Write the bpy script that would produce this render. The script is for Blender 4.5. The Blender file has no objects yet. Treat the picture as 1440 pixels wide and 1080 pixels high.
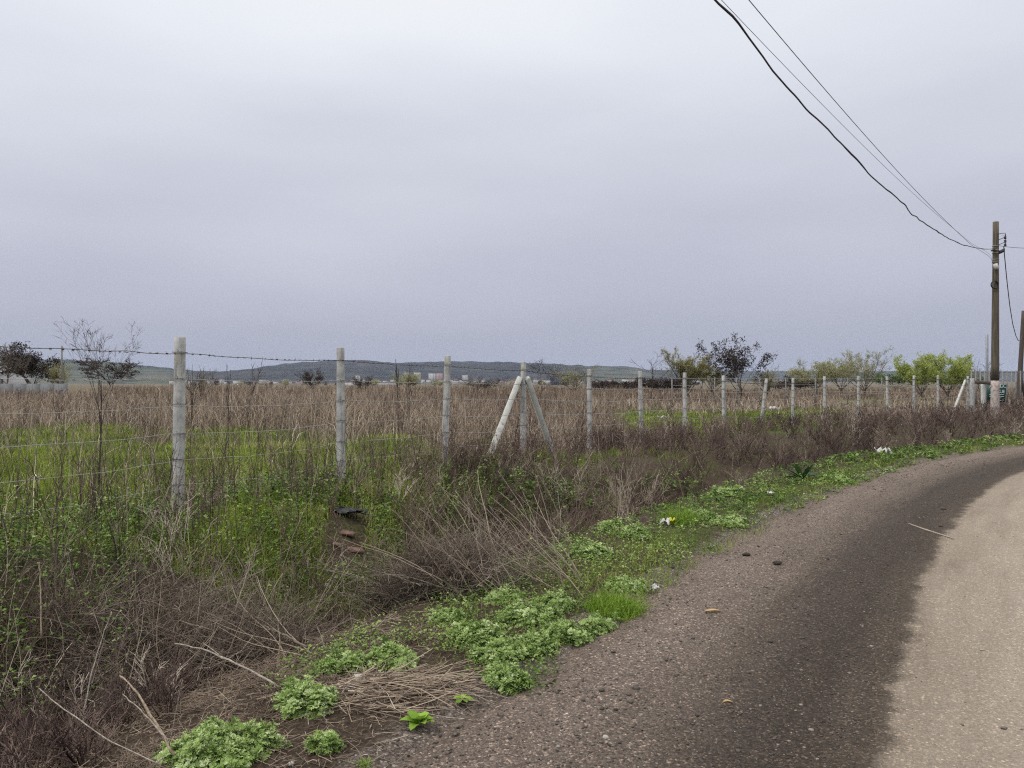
import bpy, math, random
import numpy as np
from mathutils import Vector, Matrix, Quaternion

rng = np.random.default_rng(11)
random.seed(5)
C = bpy.context.scene.collection
PI = math.pi
F, CX, HY, EYE = 1080.0, 720.0, 532.0, 1.6      # lens in photo pixels, horizon row, eye height

# ------------------------------------------------------------------ basics
def at(px, py, Y):
    return np.array([(px - CX) / F * Y, Y, EYE + (HY - py) / F * Y])

def sm(a, b, x):
    t = np.clip((np.asarray(x, float) - a) / (b - a), 0, 1)
    return t * t * (3 - 2 * t)

def tag(o, label, cat, group=None, kind=None):
    o['label'] = label
    o['category'] = cat
    if group: o['group'] = group
    if kind: o['kind'] = kind
    return o

def empty(name, loc, rz=0.0):
    o = bpy.data.objects.new(name, None)
    C.objects.link(o)
    o.location = loc
    o.rotation_euler = (0, 0, rz)
    o.empty_display_size = 0.2
    return o

def mesh_from(name, V, Q, attrs=None, smooth=False):
    V = np.ascontiguousarray(V, np.float32)
    Q = np.ascontiguousarray(Q, np.int32)
    k = Q.shape[1]
    me = bpy.data.meshes.new(name)
    me.vertices.add(len(V))
    me.vertices.foreach_set('co', V.ravel())
    me.loops.add(Q.size)
    me.loops.foreach_set('vertex_index', Q.ravel())
    me.polygons.add(len(Q))
    me.polygons.foreach_set('loop_start', np.arange(0, Q.size, k, dtype=np.int32))
    me.polygons.foreach_set('loop_total', np.full(len(Q), k, np.int32))
    if smooth:
        me.polygons.foreach_set('use_smooth', np.ones(len(Q), bool))
    for n, a in (attrs or {}).items():
        at_ = me.attributes.new(n, 'FLOAT', 'POINT')
        at_.data.foreach_set('value', np.ascontiguousarray(a, np.float32))
    me.update(calc_edges=True)
    return me

def link(name, me, mat, parent=None):
    o = bpy.data.objects.new(name, me)
    C.objects.link(o)
    if mat: me.materials.append(mat)
    if parent: o.parent = parent
    return o

class Bag:
    """collects quads with one random value a vertex, then links them as one mesh"""
    def __init__(s): s.V, s.Q, s.R, s.n = [], [], [], 0
    def add(s, V, Q, R):
        V = np.asarray(V, np.float32).reshape(-1, 3)
        if not len(V): return s
        s.V.append(V); s.Q.append(np.asarray(Q, np.int64).reshape(-1, 4) + s.n)
        R = np.asarray(R, np.float32)
        s.R.append(np.broadcast_to(R, (len(V),)) if R.ndim == 0 else R.ravel())
        s.n += len(V)
        return s
    def build(s, name, mat, parent=None, smooth=False, origin=None):
        V = np.concatenate(s.V)
        if origin is not None: V = V - np.asarray(origin, np.float32)
        me = mesh_from(name, V, np.concatenate(s.Q), {'rnd': np.concatenate(s.R)}, smooth)
        return link(name, me, mat, parent)

def nrm(a): return a / np.maximum(np.linalg.norm(a, axis=-1, keepdims=True), 1e-9)

def ribbons(base, h, ang, lean, w, face, segs=2):
    N = len(base)
    t = np.linspace(0, 1, segs + 1)[None, :, None]
    b = np.broadcast_to
    h, ang, lean, w, face = [b(np.asarray(x, float), (N,))[:, None, None] for x in (h, ang, lean, w, face)]
    dv = np.concatenate([np.cos(ang), np.sin(ang), np.zeros_like(ang)], 2)
    up = np.array([0, 0, 1.0])
    c = base[:, None, :] + dv * h * lean * t ** 1.8 + up * h * (t - 0.4 * np.minimum(lean, 1.2) * t ** 2)
    sd = np.concatenate([np.cos(face), np.sin(face), np.zeros_like(face)], 2) * w / 2 * (1 - 0.88 * t ** 1.6)
    V = np.stack([c - sd, c + sd], 2).reshape(-1, 3)
    k = (segs + 1) * 2
    q = np.array([[2 * i, 2 * i + 1, 2 * i + 3, 2 * i + 2] for i in range(segs)])
    Q = (np.arange(N)[:, None, None] * k + q[None]).reshape(-1, 4)
    return V, Q, k

def tubes(P0, P1, r0, r1, sides=3):
    P0, P1 = np.asarray(P0, float), np.asarray(P1, float)
    N = len(P0)
    d = nrm(P1 - P0)
    ref = np.where(np.abs(d[:, 2:3]) > .8, np.array([[1., 0, 0]]), np.array([[0, 0, 1.]]))
    a = nrm(np.cross(d, ref)); b = np.cross(d, a)
    ang = np.arange(sides) * 2 * PI / sides
    ring = a[:, None, :] * np.cos(ang)[None, :, None] + b[:, None, :] * np.sin(ang)[None, :, None]
    r0 = np.broadcast_to(np.asarray(r0, float), (N,))[:, None, None]
    r1 = np.broadcast_to(np.asarray(r1, float), (N,))[:, None, None]
    V = np.stack([P0[:, None, :] + ring * r0, P1[:, None, :] + ring * r1], 1).reshape(-1, 3)
    i = np.arange(sides); j = (i + 1) % sides
    q = np.stack([i, j, sides + j, sides + i], 1)
    Q = (np.arange(N)[:, None, None] * 2 * sides + q[None]).reshape(-1, 4)
    return V, Q, 2 * sides

def polytube(P, r, sides=6, cap=True):
    """one connected tube along the points P"""
    P = np.asarray(P, float); n = len(P)
    r = np.broadcast_to(np.asarray(r, float), (n,))
    T = np.gradient(P, axis=0); T = nrm(T)
    ref = np.array([0, 0, 1.]) if abs(T[0, 2]) < .8 else np.array([1., 0, 0])
    V = []
    for i in range(n):
        a = np.cross(T[i], ref); a /= np.linalg.norm(a) + 1e-9
        b = np.cross(T[i], a)
        for k in range(sides):
            t = 2 * PI * k / sides
            V.append(P[i] + r[i] * (a * math.cos(t) + b * math.sin(t)))
    Q = [[i * sides + k, i * sides + (k + 1) % sides, (i + 1) * sides + (k + 1) % sides, (i + 1) * sides + k]
         for i in range(n - 1) for k in range(sides)]
    V = np.array(V)
    if cap:
        m = len(V)
        V = np.concatenate([V, P[:1], P[-1:]])
        e = (n - 1) * sides
        for k in range(0, sides, 2):
            Q.append([m, (k + 2) % sides, k + 1, k])
            Q.append([m + 1, e + k, e + k + 1, e + (k + 2) % sides])
    return V, np.array(Q)

def box(x0, x1, y0, y1, z0, z1):
    V = np.array([[x, y, z] for z in (z0, z1) for y in (y0, y1) for x in (x0, x1)], float)
    Q = np.array([[0, 2, 3, 1], [4, 5, 7, 6], [0, 1, 5, 4], [2, 6, 7, 3], [0, 4, 6, 2], [1, 3, 7, 5]])
    return V, Q

def leaves(P, D, Nn, L, W, fold=.25, droop=.15):
    """pointed leaves as quads folded along the midrib"""
    N = len(P)
    D = nrm(D); S = nrm(np.cross(D, Nn)); U = np.cross(S, D)
    L = np.broadcast_to(L, (N,))[:, None]; W = np.broadcast_to(W, (N,))[:, None]
    tip = P + D * L - U * L * droop
    mid = P + D * L * .45
    V = np.stack([P, mid + S * W / 2 + U * W * fold, tip, mid - S * W / 2 + U * W * fold], 1).reshape(-1, 3)
    return V, np.arange(4 * N).reshape(-1, 4)

# value noise, cheap
_ng = np.random.default_rng(3).random((64, 64))
def vnoise(x, y):
    x = np.asarray(x, float); y = np.asarray(y, float)
    xi = np.floor(x).astype(int); yi = np.floor(y).astype(int)
    fx = x - xi; fy = y - yi
    fx = fx * fx * (3 - 2 * fx); fy = fy * fy * (3 - 2 * fy)
    g = lambda a, b: _ng[a % 64, b % 64]
    return (g(xi, yi) * (1 - fx) * (1 - fy) + g(xi + 1, yi) * fx * (1 - fy)
            + g(xi, yi + 1) * (1 - fx) * fy + g(xi + 1, yi + 1) * fx * fy)
def fbm(x, y, o=3):
    s = 0; a = .5; 
    for k in range(o):
        s = s + a * vnoise(x * 2 ** k + 17 * k, y * 2 ** k + 5 * k); a *= .5
    return s / (1 - .5 ** o)

# ------------------------------------------------------------------ lay of the land
Ectl = np.array([(-12, -22), (-6, -8), (-3.2, -2), (-1.6, 1), (-.40, 3.27), (.06, 4.04), (.86, 5.4), (1.84, 7.05),
                 (2.95, 8.7), (4.65, 11.0), (7.7, 14.5), (12, 18.1), (19, 22.5), (30, 27.5), (60, 38), (120, 56)], float)
def catmull(P, n):
    out = []
    P = np.vstack([2 * P[0] - P[1], P, 2 * P[-1] - P[-2]])
    for i in range(1, len(P) - 2):
        p0, p1, p2, p3 = P[i - 1:i + 3]
        for k in range(n):
            t = k / n
            out.append(.5 * ((2 * p1) + (-p0 + p2) * t + (2 * p0 - 5 * p1 + 4 * p2 - p3) * t ** 2 + (-p0 + 3 * p1 - 3 * p2 + p3) * t ** 3))
    out.append(P[-2])
    return np.array(out)
_e = catmull(Ectl, 40)
_s = np.concatenate([[0], np.cumsum(np.linalg.norm(np.diff(_e, axis=0), axis=1))])
_su = np.concatenate([np.arange(0, _s[-1] * .45, .22), np.linspace(_s[-1] * .45, _s[-1], 60)])
EL = np.stack([np.interp(_su, _s, _e[:, 0]), np.interp(_su, _s, _e[:, 1])], 1)
ET = nrm(np.gradient(EL, axis=0))
EN = np.stack([ET[:, 1], -ET[:, 0]], 1)           # to the right of travel

GX0, GX1, GY0, GY1, GS = -60., 70., -14., 70., .25
_gx = np.arange(GX0, GX1 + GS, GS); _gy = np.arange(GY0, GY1 + GS, GS)
def _signed(X, Y):
    o = np.empty(X.size); xf = X.ravel(); yf = Y.ravel()
    for i in range(0, X.size, 8000):
        a = xf[i:i + 8000, None] - EL[None, :, 0]; b = yf[i:i + 8000, None] - EL[None, :, 1]
        d2 = a * a + b * b; k = d2.argmin(1); r = np.arange(len(k))
        o[i:i + 8000] = -(a[r, k] * EN[k, 0] + b[r, k] * EN[k, 1]) 
        far = np.sqrt(d2[r, k]); o[i:i + 8000] = np.sign(o[i:i + 8000]) * np.maximum(np.abs(o[i:i + 8000]), far * .98)
    return o.reshape(X.shape)
_GD = _signed(*np.meshgrid(_gx, _gy))             # [y, x]
def road_d(X, Y):
    """metres left of the gravel's edge (negative: on the road)"""
    X = np.asarray(X, float); Y = np.asarray(Y, float)
    u = np.clip((X - GX0) / GS, 0, len(_gx) - 1.001); v = np.clip((Y - GY0) / GS, 0, len(_gy) - 1.001)
    i = u.astype(int); j = v.astype(int); fu = u - i; fv = v - j
    return (_GD[j, i] * (1 - fu) * (1 - fv) + _GD[j, i + 1] * fu * (1 - fv) + _GD[j + 1, i] * (1 - fu) * fv + _GD[j + 1, i + 1] * fu * fv)

def gz(X, Y):
    X = np.asarray(X, float); Y = np.asarray(Y, float)
    d = road_d(X, Y)
    zf = np.interp(Y, [0, 8, 13, 20, 28, 60, 110, 300, 1500, 3000, 9000], [.22, .22, .13, -.02, -.1, -.12, -.2, -1.4, -14, -18, -18])
    w = sm(2.6, 4.5, d)
    z = .02 * (1 - w) + zf * w
    D = np.interp(Y, [0, 9, 14, 22, 35], [.62, .55, .25, .1, .05])
    z = z - D * np.exp(-((d - 2.5) / .8) ** 2)
    b = (fbm(X * .9, Y * .9) - .5) * .16 * sm(.4, 2, d) + (vnoise(X * 4, Y * 4) - .5) * .05 * sm(.1, .6, d) * (1 - sm(30, 60, Y))
    z = z + b
    edge = d + (fbm(X * 1.3, Y * 1.3) - .5) * .5 + (vnoise(X * 6, Y * 6) - .5) * .16
    z = z - .12 * (1 - sm(-.35, .22, edge)) * sm(-9.4, -8.2, d)
    return z

def gp(px, py):
    """the point of the ground seen at a photo pixel"""
    z = 0.0
    for _ in range(25):
        Y = (EYE - z) * F / (py - HY)
        X = (px - CX) / F * Y
        z = .5 * z + .5 * float(gz(X, Y))
    return np.array([X, Y, float(gz(X, Y))])

def proj(X, Y, Z):
    return CX + F * X / Y, HY + F * (EYE - Z) / Y

GREEN = [(40, 632, 210, 26, 1.3), (120, 607, 130, 9, 1.3), (330, 650, 170, 42, 1.3), (560, 660, 130, 40, 1.2), (90, 690, 220, 45, 1.2), (-150, 660, 150, 60, 1.2),
         (560, 622, 80, 14, .7), (900, 594, 60, 22, 1.0), (1005, 598, 110, 17, 1.3), (1120, 592, 80, 18, 1.3), (1230, 568, 70, 7, 1.2), (1310, 567, 60, 6, 1.1),
         (960, 566, 70, 8, .5), (720, 700, 120, 25, .6), (815, 572, 40, 14, 1), (765, 640, 45, 10, .9), (690, 632, 35, 15, 1), (850, 652, 60, 14, .9), (300, 612, 160, 8, 1)]
def greenness(X, Y, Z=None):
    Z = gz(X, Y) if Z is None else Z
    px, py = proj(X, np.maximum(Y, .5), Z)
    g = np.zeros_like(px)
    for (a, b, rx, ry, w) in GREEN:
        g = np.maximum(g, w * np.exp(-(((px - a) / rx) ** 2 + ((py - b) / ry) ** 2)))
    g = g * (Y > 3)
    return np.clip(g + (fbm(X * .35, Y * .35) - .5) * .7, 0, 1)

def bare_bank(X, Y):
    px, py = proj(X, np.maximum(Y, .5), gz(X, Y))
    return np.maximum(np.exp(-(((px - 484 - (py - 760) * .0) / 30) ** 4 + ((py - 768) / 48) ** 4)), .8 * np.exp(-(((px - 520) / 25) ** 2 + ((py - 790) / 18) ** 2)))

# ------------------------------------------------------------------ materials
def lin(r, g, b):
    f = lambda c: (c / 255 / 12.92) if c / 255 <= .04045 else ((c / 255 + .055) / 1.055) ** 2.4
    return (f(r), f(g), f(b), 1)

def new_mat(name):
    m = bpy.data.materials.new(name); m.use_nodes = True
    nt = m.node_tree
    return m, nt, nt.nodes, nt.links, nt.nodes['Principled BSDF']

def ramp(nodes, stops, interp='LINEAR'):
    r = nodes.new('ShaderNodeValToRGB')
    r.color_ramp.interpolation = interp
    e = r.color_ramp.elements
    while len(e) > 1: e.remove(e[-1])
    e[0].position = stops[0][0]; e[0].color = stops[0][1]
    for p, c in stops[1:]:
        k = e.new(p); k.color = c
    return r

def plant_mat(name, stops, rough=.75, trans=0.0, spec=.25):
    """colour by the plant's own random value"""
    m, nt, N, L, p = new_mat(name)
    a = N.new('ShaderNodeAttribute'); a.attribute_name = 'rnd'
    r = ramp(N, stops); L.new(a.outputs['Fac'], r.inputs['Fac'])
    L.new(r.outputs['Color'], p.inputs['Base Color'])
    p.inputs['Roughness'].default_value = rough
    p.inputs['Specular IOR Level'].default_value = spec
    if trans:
        t = N.new('ShaderNodeBsdfTranslucent'); L.new(r.outputs['Color'], t.inputs['Color'])
        mx = N.new('ShaderNodeMixShader'); mx.inputs['Fac'].default_value = trans
        L.new(p.outputs[0], mx.inputs[1]); L.new(t.outputs[0], mx.inputs[2])
        L.new(mx.outputs[0], N['Material Output'].inputs['Surface'])
    return m

def noise_mat(name, stops, scale=8, rough=.8, bump=.3, bscale=None, detail=6, spec=.3, metal=0, dist=.01):
    m, nt, N, L, p = new_mat(name)
    tc = N.new('ShaderNodeTexCoord')
    n = N.new('ShaderNodeTexNoise'); n.inputs['Scale'].default_value = scale; n.inputs['Detail'].default_value = detail
    n.inputs['Roughness'].default_value = .65
    L.new(tc.outputs['Object'], n.inputs['Vector'])
    r = ramp(N, stops); L.new(n.outputs['Fac'], r.inputs['Fac']); L.new(r.outputs['Color'], p.inputs['Base Color'])
    p.inputs['Roughness'].default_value = rough; p.inputs['Specular IOR Level'].default_value = spec
    p.inputs['Metallic'].default_value = metal
    if bump:
        n2 = N.new('ShaderNodeTexNoise'); n2.inputs['Scale'].default_value = bscale or scale * 4; n2.inputs['Detail'].default_value = 5
        L.new(tc.outputs['Object'], n2.inputs['Vector'])
        b = N.new('ShaderNodeBump'); b.inputs['Strength'].default_value = bump; b.inputs['Distance'].default_value = dist
        L.new(n2.outputs['Fac'], b.inputs['Height']); L.new(b.outputs[0], p.inputs['Normal'])
    return m

def K(*c): return (*c, 1)

M = {}
M['straw'] = plant_mat('dry_straw', [(0, K(.11, .08, .062)), (.25, K(.20, .15, .115)), (.55, K(.33, .26, .195)), (.85, K(.50, .42, .325)), (1, K(.64, .57, .47))])
M['brush'] = plant_mat('dry_twigs', [(0, K(.045, .03, .027)), (.3, K(.105, .071, .06)), (.6, K(.205, .148, .122)), (.88, K(.37, .295, .245)), (1, K(.58, .50, .42))])
M['tangle'] = plant_mat('grey_brown_twigs', [(0, K(.06, .046, .036)), (.4, K(.15, .118, .093)), (.75, K(.29, .24, .195)), (1, K(.52, .46, .39))])
M['darkstem'] = plant_mat('dark_stems', [(0, K(.045, .035, .03)), (.6, K(.10, .075, .06)), (1, K(.2, .15, .115))])
M['pale'] = plant_mat('bleached_stalk', [(0, K(.26, .20, .15)), (1, K(.5, .42, .33))])
M['grass'] = plant_mat('green_grass', [(0, K(.06, .09, .013)), (.33, K(.15, .222, .024)), (.58, K(.265, .355, .04)), (.82, K(.40, .43, .10)), (1, K(.54, .48, .24))], trans=.25)
M['tuft'] = plant_mat('fresh_tuft_grass', [(0, K(.07, .13, .012)), (.5, K(.19, .32, .03)), (.9, K(.33, .47, .07)), (1, K(.46, .5, .2))], trans=.25)
M['weed'] = plant_mat('green_weed_leaf', [(0, K(.035, .07, .016)), (.5, K(.09, .165, .03)), (.85, K(.18, .28, .055)), (1, K(.33, .40, .16))], trans=.2, rough=.6)
M['sage'] = plant_mat('sage_leaf', [(0, K(.11, .175, .04)), (.45, K(.22, .33, .085)), (.75, K(.36, .48, .17)), (1, K(.58, .66, .38))], trans=.15, rough=.7)
M['bright'] = plant_mat('bright_leaf', [(0, K(.14, .27, .02)), (1, K(.32, .50, .07))], trans=.25, rough=.55)
M['dock'] = plant_mat('dock_leaf', [(0, K(.025, .075, .02)), (1, K(.07, .15, .04))], trans=.15, rough=.5)
M['bark'] = plant_mat('dark_bark', [(0, K(.05, .04, .036)), (1, K(.12, .095, .08))])
M['darkbark'] = plant_mat('near_black_bark', [(0, K(.022, .018, .017)), (1, K(.06, .048, .042))])
M['greybark'] = plant_mat('grey_bark', [(0, K(.09, .075, .06)), (1, K(.2, .17, .13))])
M['deadleaf'] = plant_mat('dead_leaf', [(0, K(.018, .014, .014)), (.6, K(.042, .031, .029)), (1, K(.10, .07, .055))])
M['budleaf'] = plant_mat('budding_leaf', [(0, K(.20, .19, .07)), (1, K(.42, .40, .20))], trans=.3)
M['limeleaf'] = plant_mat('lime_leaf', [(0, K(.25, .31, .06)), (1, K(.52, .58, .20))], trans=.3)
M['oliveleaf'] = plant_mat('olive_leaf', [(0, K(.25, .25, .12)), (1, K(.48, .48, .26))], trans=.3)
def concrete_mat():
    m, nt, N, L, p = new_mat('weathered_concrete')
    tc = N.new('ShaderNodeTexCoord'); oi = N.new('ShaderNodeObjectInfo')
    ad = N.new('ShaderNodeVectorMath'); ad.operation = 'ADD'; L.new(tc.outputs['Object'], ad.inputs[0])
    sc_ = N.new('ShaderNodeVectorMath'); sc_.operation = 'SCALE'; L.new(oi.outputs['Location'], sc_.inputs[0]); sc_.inputs['Scale'].default_value = 3.7
    L.new(sc_.outputs[0], ad.inputs[1])
    def noise(scale, st=(1, 1, 1), d=6, r=.65):
        mp = N.new('ShaderNodeMapping'); mp.inputs['Scale'].default_value = st; L.new(ad.outputs[0], mp.inputs['Vector'])
        n = N.new('ShaderNodeTexNoise'); n.inputs['Scale'].default_value = scale; n.inputs['Detail'].default_value = d; n.inputs['Roughness'].default_value = r
        L.new(mp.outputs[0], n.inputs['Vector']); return n
    n1 = noise(7); n2 = noise(22, (1, 1, .12)); n3 = noise(4); n4 = noise(70, d=3)
    base = ramp(N, [(.25, K(.24, .235, .225)), (.45, K(.42, .42, .41)), (.6, K(.52, .52, .51)), (.8, K(.6, .6, .59))]); L.new(n1.outputs['Fac'], base.inputs['Fac'])
    run = ramp(N, [(.3, K(.5, .49, .47)), (.46, K(.9, .9, .9)), (.6, K(1, 1, 1))]); L.new(n2.outputs['Fac'], run.inputs['Fac'])
    pit = ramp(N, [(.28, K(.45, .44, .42)), (.38, K(1, 1, 1))]); L.new(n4.outputs['Fac'], pit.inputs['Fac'])
    def mul(a, b):
        x = N.new('ShaderNodeMix'); x.data_type = 'RGBA'; x.blend_type = 'MULTIPLY'; x.inputs['Factor'].default_value = 1
        L.new(a, x.inputs['A']); L.new(b, x.inputs['B']); return x.outputs['Result']
    c = mul(mul(base.outputs['Color'], run.outputs['Color']), pit.outputs['Color'])
    lic = ramp(N, [(.62, K(0, 0, 0)), (.7, K(.8, .8, .8))]); L.new(n3.outputs['Fac'], lic.inputs['Fac'])
    x = N.new('ShaderNodeMix'); x.data_type = 'RGBA'; L.new(lic.outputs['Color'], x.inputs['Factor']); L.new(c, x.inputs['A']); x.inputs['B'].default_value = K(.36, .32, .18)
    L.new(x.outputs['Result'], p.inputs['Base Color']); p.inputs['Roughness'].default_value = .92; p.inputs['Specular IOR Level'].default_value = .2
    b = N.new('ShaderNodeBump'); b.inputs['Strength'].default_value = .6; b.inputs['Distance'].default_value = .004; L.new(n4.outputs['Fac'], b.inputs['Height']); L.new(b.outputs[0], p.inputs['Normal'])
    return m
M['concrete'] = concrete_mat()
M['palecon'] = noise_mat('pale_concrete', [(.25, K(.28, .28, .26)), (.45, K(.52, .52, .49)), (.8, K(.66, .66, .62))], scale=7, bump=.5, bscale=60, rough=.9, spec=.2, dist=.004)
M['wire'] = noise_mat('rusty_wire', [(.3, K(.05, .045, .04)), (.7, K(.14, .125, .11))], scale=20, bump=0, rough=.6)
M['palewire'] = noise_mat('galvanised_wire', [(.3, K(.24, .235, .22)), (.7, K(.46, .45, .43))], scale=6, bump=0, rough=.5, metal=.3)
M['cable'] = noise_mat('black_cable', [(.3, K(.012, .012, .02)), (.7, K(.03, .03, .045))], scale=12, bump=0, rough=.5)
M['thinwire'] = noise_mat('grey_wire', [(.3, K(.10, .10, .11)), (.7, K(.17, .17, .18))], scale=12, bump=0, rough=.5)
M['plastic'] = noise_mat('white_plastic', [(.3, K(.38, .38, .36)), (.55, K(.62, .62, .6)), (.7, K(.72, .72, .7))], scale=14, bump=.2, rough=.4)
M['yellow'] = noise_mat('yellow_wrapper', [(.3, K(.6, .52, .03)), (.7, K(.75, .68, .08))], scale=14, bump=.2, rough=.4)
M['blackplastic'] = noise_mat('black_sheet', [(.3, K(.012, .013, .017)), (.7, K(.05, .052, .06))], scale=9, bump=.6, bscale=20, rough=.35)
M['brick'] = noise_mat('broken_brick', [(.3, K(.09, .06, .048)), (.55, K(.19, .118, .092)), (.8, K(.27, .2, .165))], scale=18, bump=.5, rough=.9)
M['stone'] = noise_mat('pale_stone', [(.3, K(.25, .24, .22)), (.7, K(.52, .5, .46))], scale=22, bump=.4, rough=.9)
M['steel'] = noise_mat('grey_steel', [(.3, K(.22, .235, .26)), (.7, K(.33, .345, .37))], scale=5, bump=0, rough=.5, metal=.3)
M['oldsteel'] = noise_mat('dull_steel', [(.3, K(.16, .155, .15)), (.7, K(.30, .29, .28))], scale=5, bump=0, rough=.6, metal=.2)
M['clod'] = noise_mat('dark_clod', [(.3, K(.03, .024, .02)), (.7, K(.075, .06, .05))], scale=30, bump=.6, rough=1)
M['tan'] = noise_mat('torn_tan_stalk', [(.3, K(.17, .125, .09)), (.5, K(.32, .25, .18)), (.7, K(.46, .38, .29))], scale=60, bump=.6, rough=.9)
M['stickpale'] = noise_mat('bleached_wood', [(.3, K(.16, .13, .105)), (.48, K(.33, .285, .24)), (.7, K(.5, .45, .39))], scale=55, bump=.6, rough=.9)
M['leafbrown'] = noise_mat('fallen_leaf', [(.3, K(.34, .22, .11)), (.7, K(.55, .4, .22))], scale=30, bump=.3, rough=.7)
M['plank'] = noise_mat('old_plank', [(.3, K(.07, .055, .045)), (.7, K(.16, .13, .11))], scale=10, bump=.4, rough=.9)
M['signgreen'] = noise_mat('dark_green_board', [(.3, K(.004, .05, .04)), (.7, K(.008, .075, .06))], scale=10, bump=0, rough=.5)
M['signwhite'] = noise_mat('white_lettering', [(.3, K(.5, .56, .54)), (.7, K(.7, .74, .72))], scale=10, bump=0, rough=.5)
M['wallgrey'] = noise_mat('grey_sheet_wall', [(.3, K(.13, .14, .15)), (.7, K(.22, .235, .245))], scale=.9, bump=0, rough=.8)
M['paint'] = noise_mat('dark_spray_paint', [(.3, K(.06, .065, .08)), (.7, K(.12, .125, .14))], scale=3, bump=0, rough=.8)
M['plasterw'] = noise_mat('white_plaster', [(.3, K(.40, .40, .41)), (.7, K(.54, .54, .54))], scale=.1, bump=0, rough=.9)
M['plasterp'] = noise_mat('pink_plaster', [(.3, K(.36, .26, .26)), (.7, K(.45, .34, .33))], scale=.1, bump=0, rough=.9)
M['plasterb'] = noise_mat('beige_plaster', [(.3, K(.32, .30, .27)), (.7, K(.42, .4, .36))], scale=.1, bump=0, rough=.9)
M['roofred'] = noise_mat('red_roof_tiles', [(.3, K(.16, .075, .055)), (.7, K(.26, .13, .1))], scale=.2, bump=0, rough=.9)
M['roofgrey'] = noise_mat('grey_flat_roof', [(.3, K(.2, .2, .2)), (.7, K(.32, .32, .33))], scale=.2, bump=0, rough=.9)
M['navy'] = noise_mat('navy_cladding', [(.3, K(.02, .03, .06)), (.7, K(.04, .05, .09))], scale=.1, bump=0, rough=.7)
M['winglass'] = noise_mat('dark_window_glass', [(.3, K(.03, .035, .04)), (.7, K(.08, .085, .1))], scale=.1, bump=0, rough=.2)
M['insul'] = noise_mat('dark_fitting', [(.3, K(.02, .02, .022)), (.7, K(.06, .06, .065))], scale=8, bump=0, rough=.5)

def pole_mat():
    m, nt, N, L, p = new_mat('weathered_pole')
    tc = N.new('ShaderNodeTexCoord')
    mp = N.new('ShaderNodeMapping'); mp.inputs['Scale'].default_value = (14, 14, .9)
    L.new(tc.outputs['Object'], mp.inputs['Vector'])
    n = N.new('ShaderNodeTexNoise'); n.inputs['Scale'].default_value = 1.5; n.inputs['Detail'].default_value = 6
    L.new(mp.outputs[0], n.inputs['Vector'])
    r = ramp(N, [(.3, K(.05, .042, .03)), (.5, K(.10, .085, .06)), (.75, K(.17, .14, .095))])
    L.new(n.outputs['Fac'], r.inputs['Fac'])
    L.new(r.outputs['Color'], p.inputs['Base Color']); p.inputs['Roughness'].default_value = .9
    b = N.new('ShaderNodeBump'); b.inputs['Strength'].default_value = .5; b.inputs['Distance'].default_value = .01
    L.new(n.outputs['Fac'], b.inputs['Height']); L.new(b.outputs[0], p.inputs['Normal'])
    return m
M['pole'] = pole_mat()
M['flaking'] = noise_mat('flaking_red_and_white_paint', [(.3, K(.14, .12, .10)), (.40, K(.27, .16, .15)), (.45, K(.38, .27, .25)), (.5, K(.42, .38, .35)), (.75, K(.52, .48, .45))], scale=6, bump=.4, rough=.9)

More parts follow.
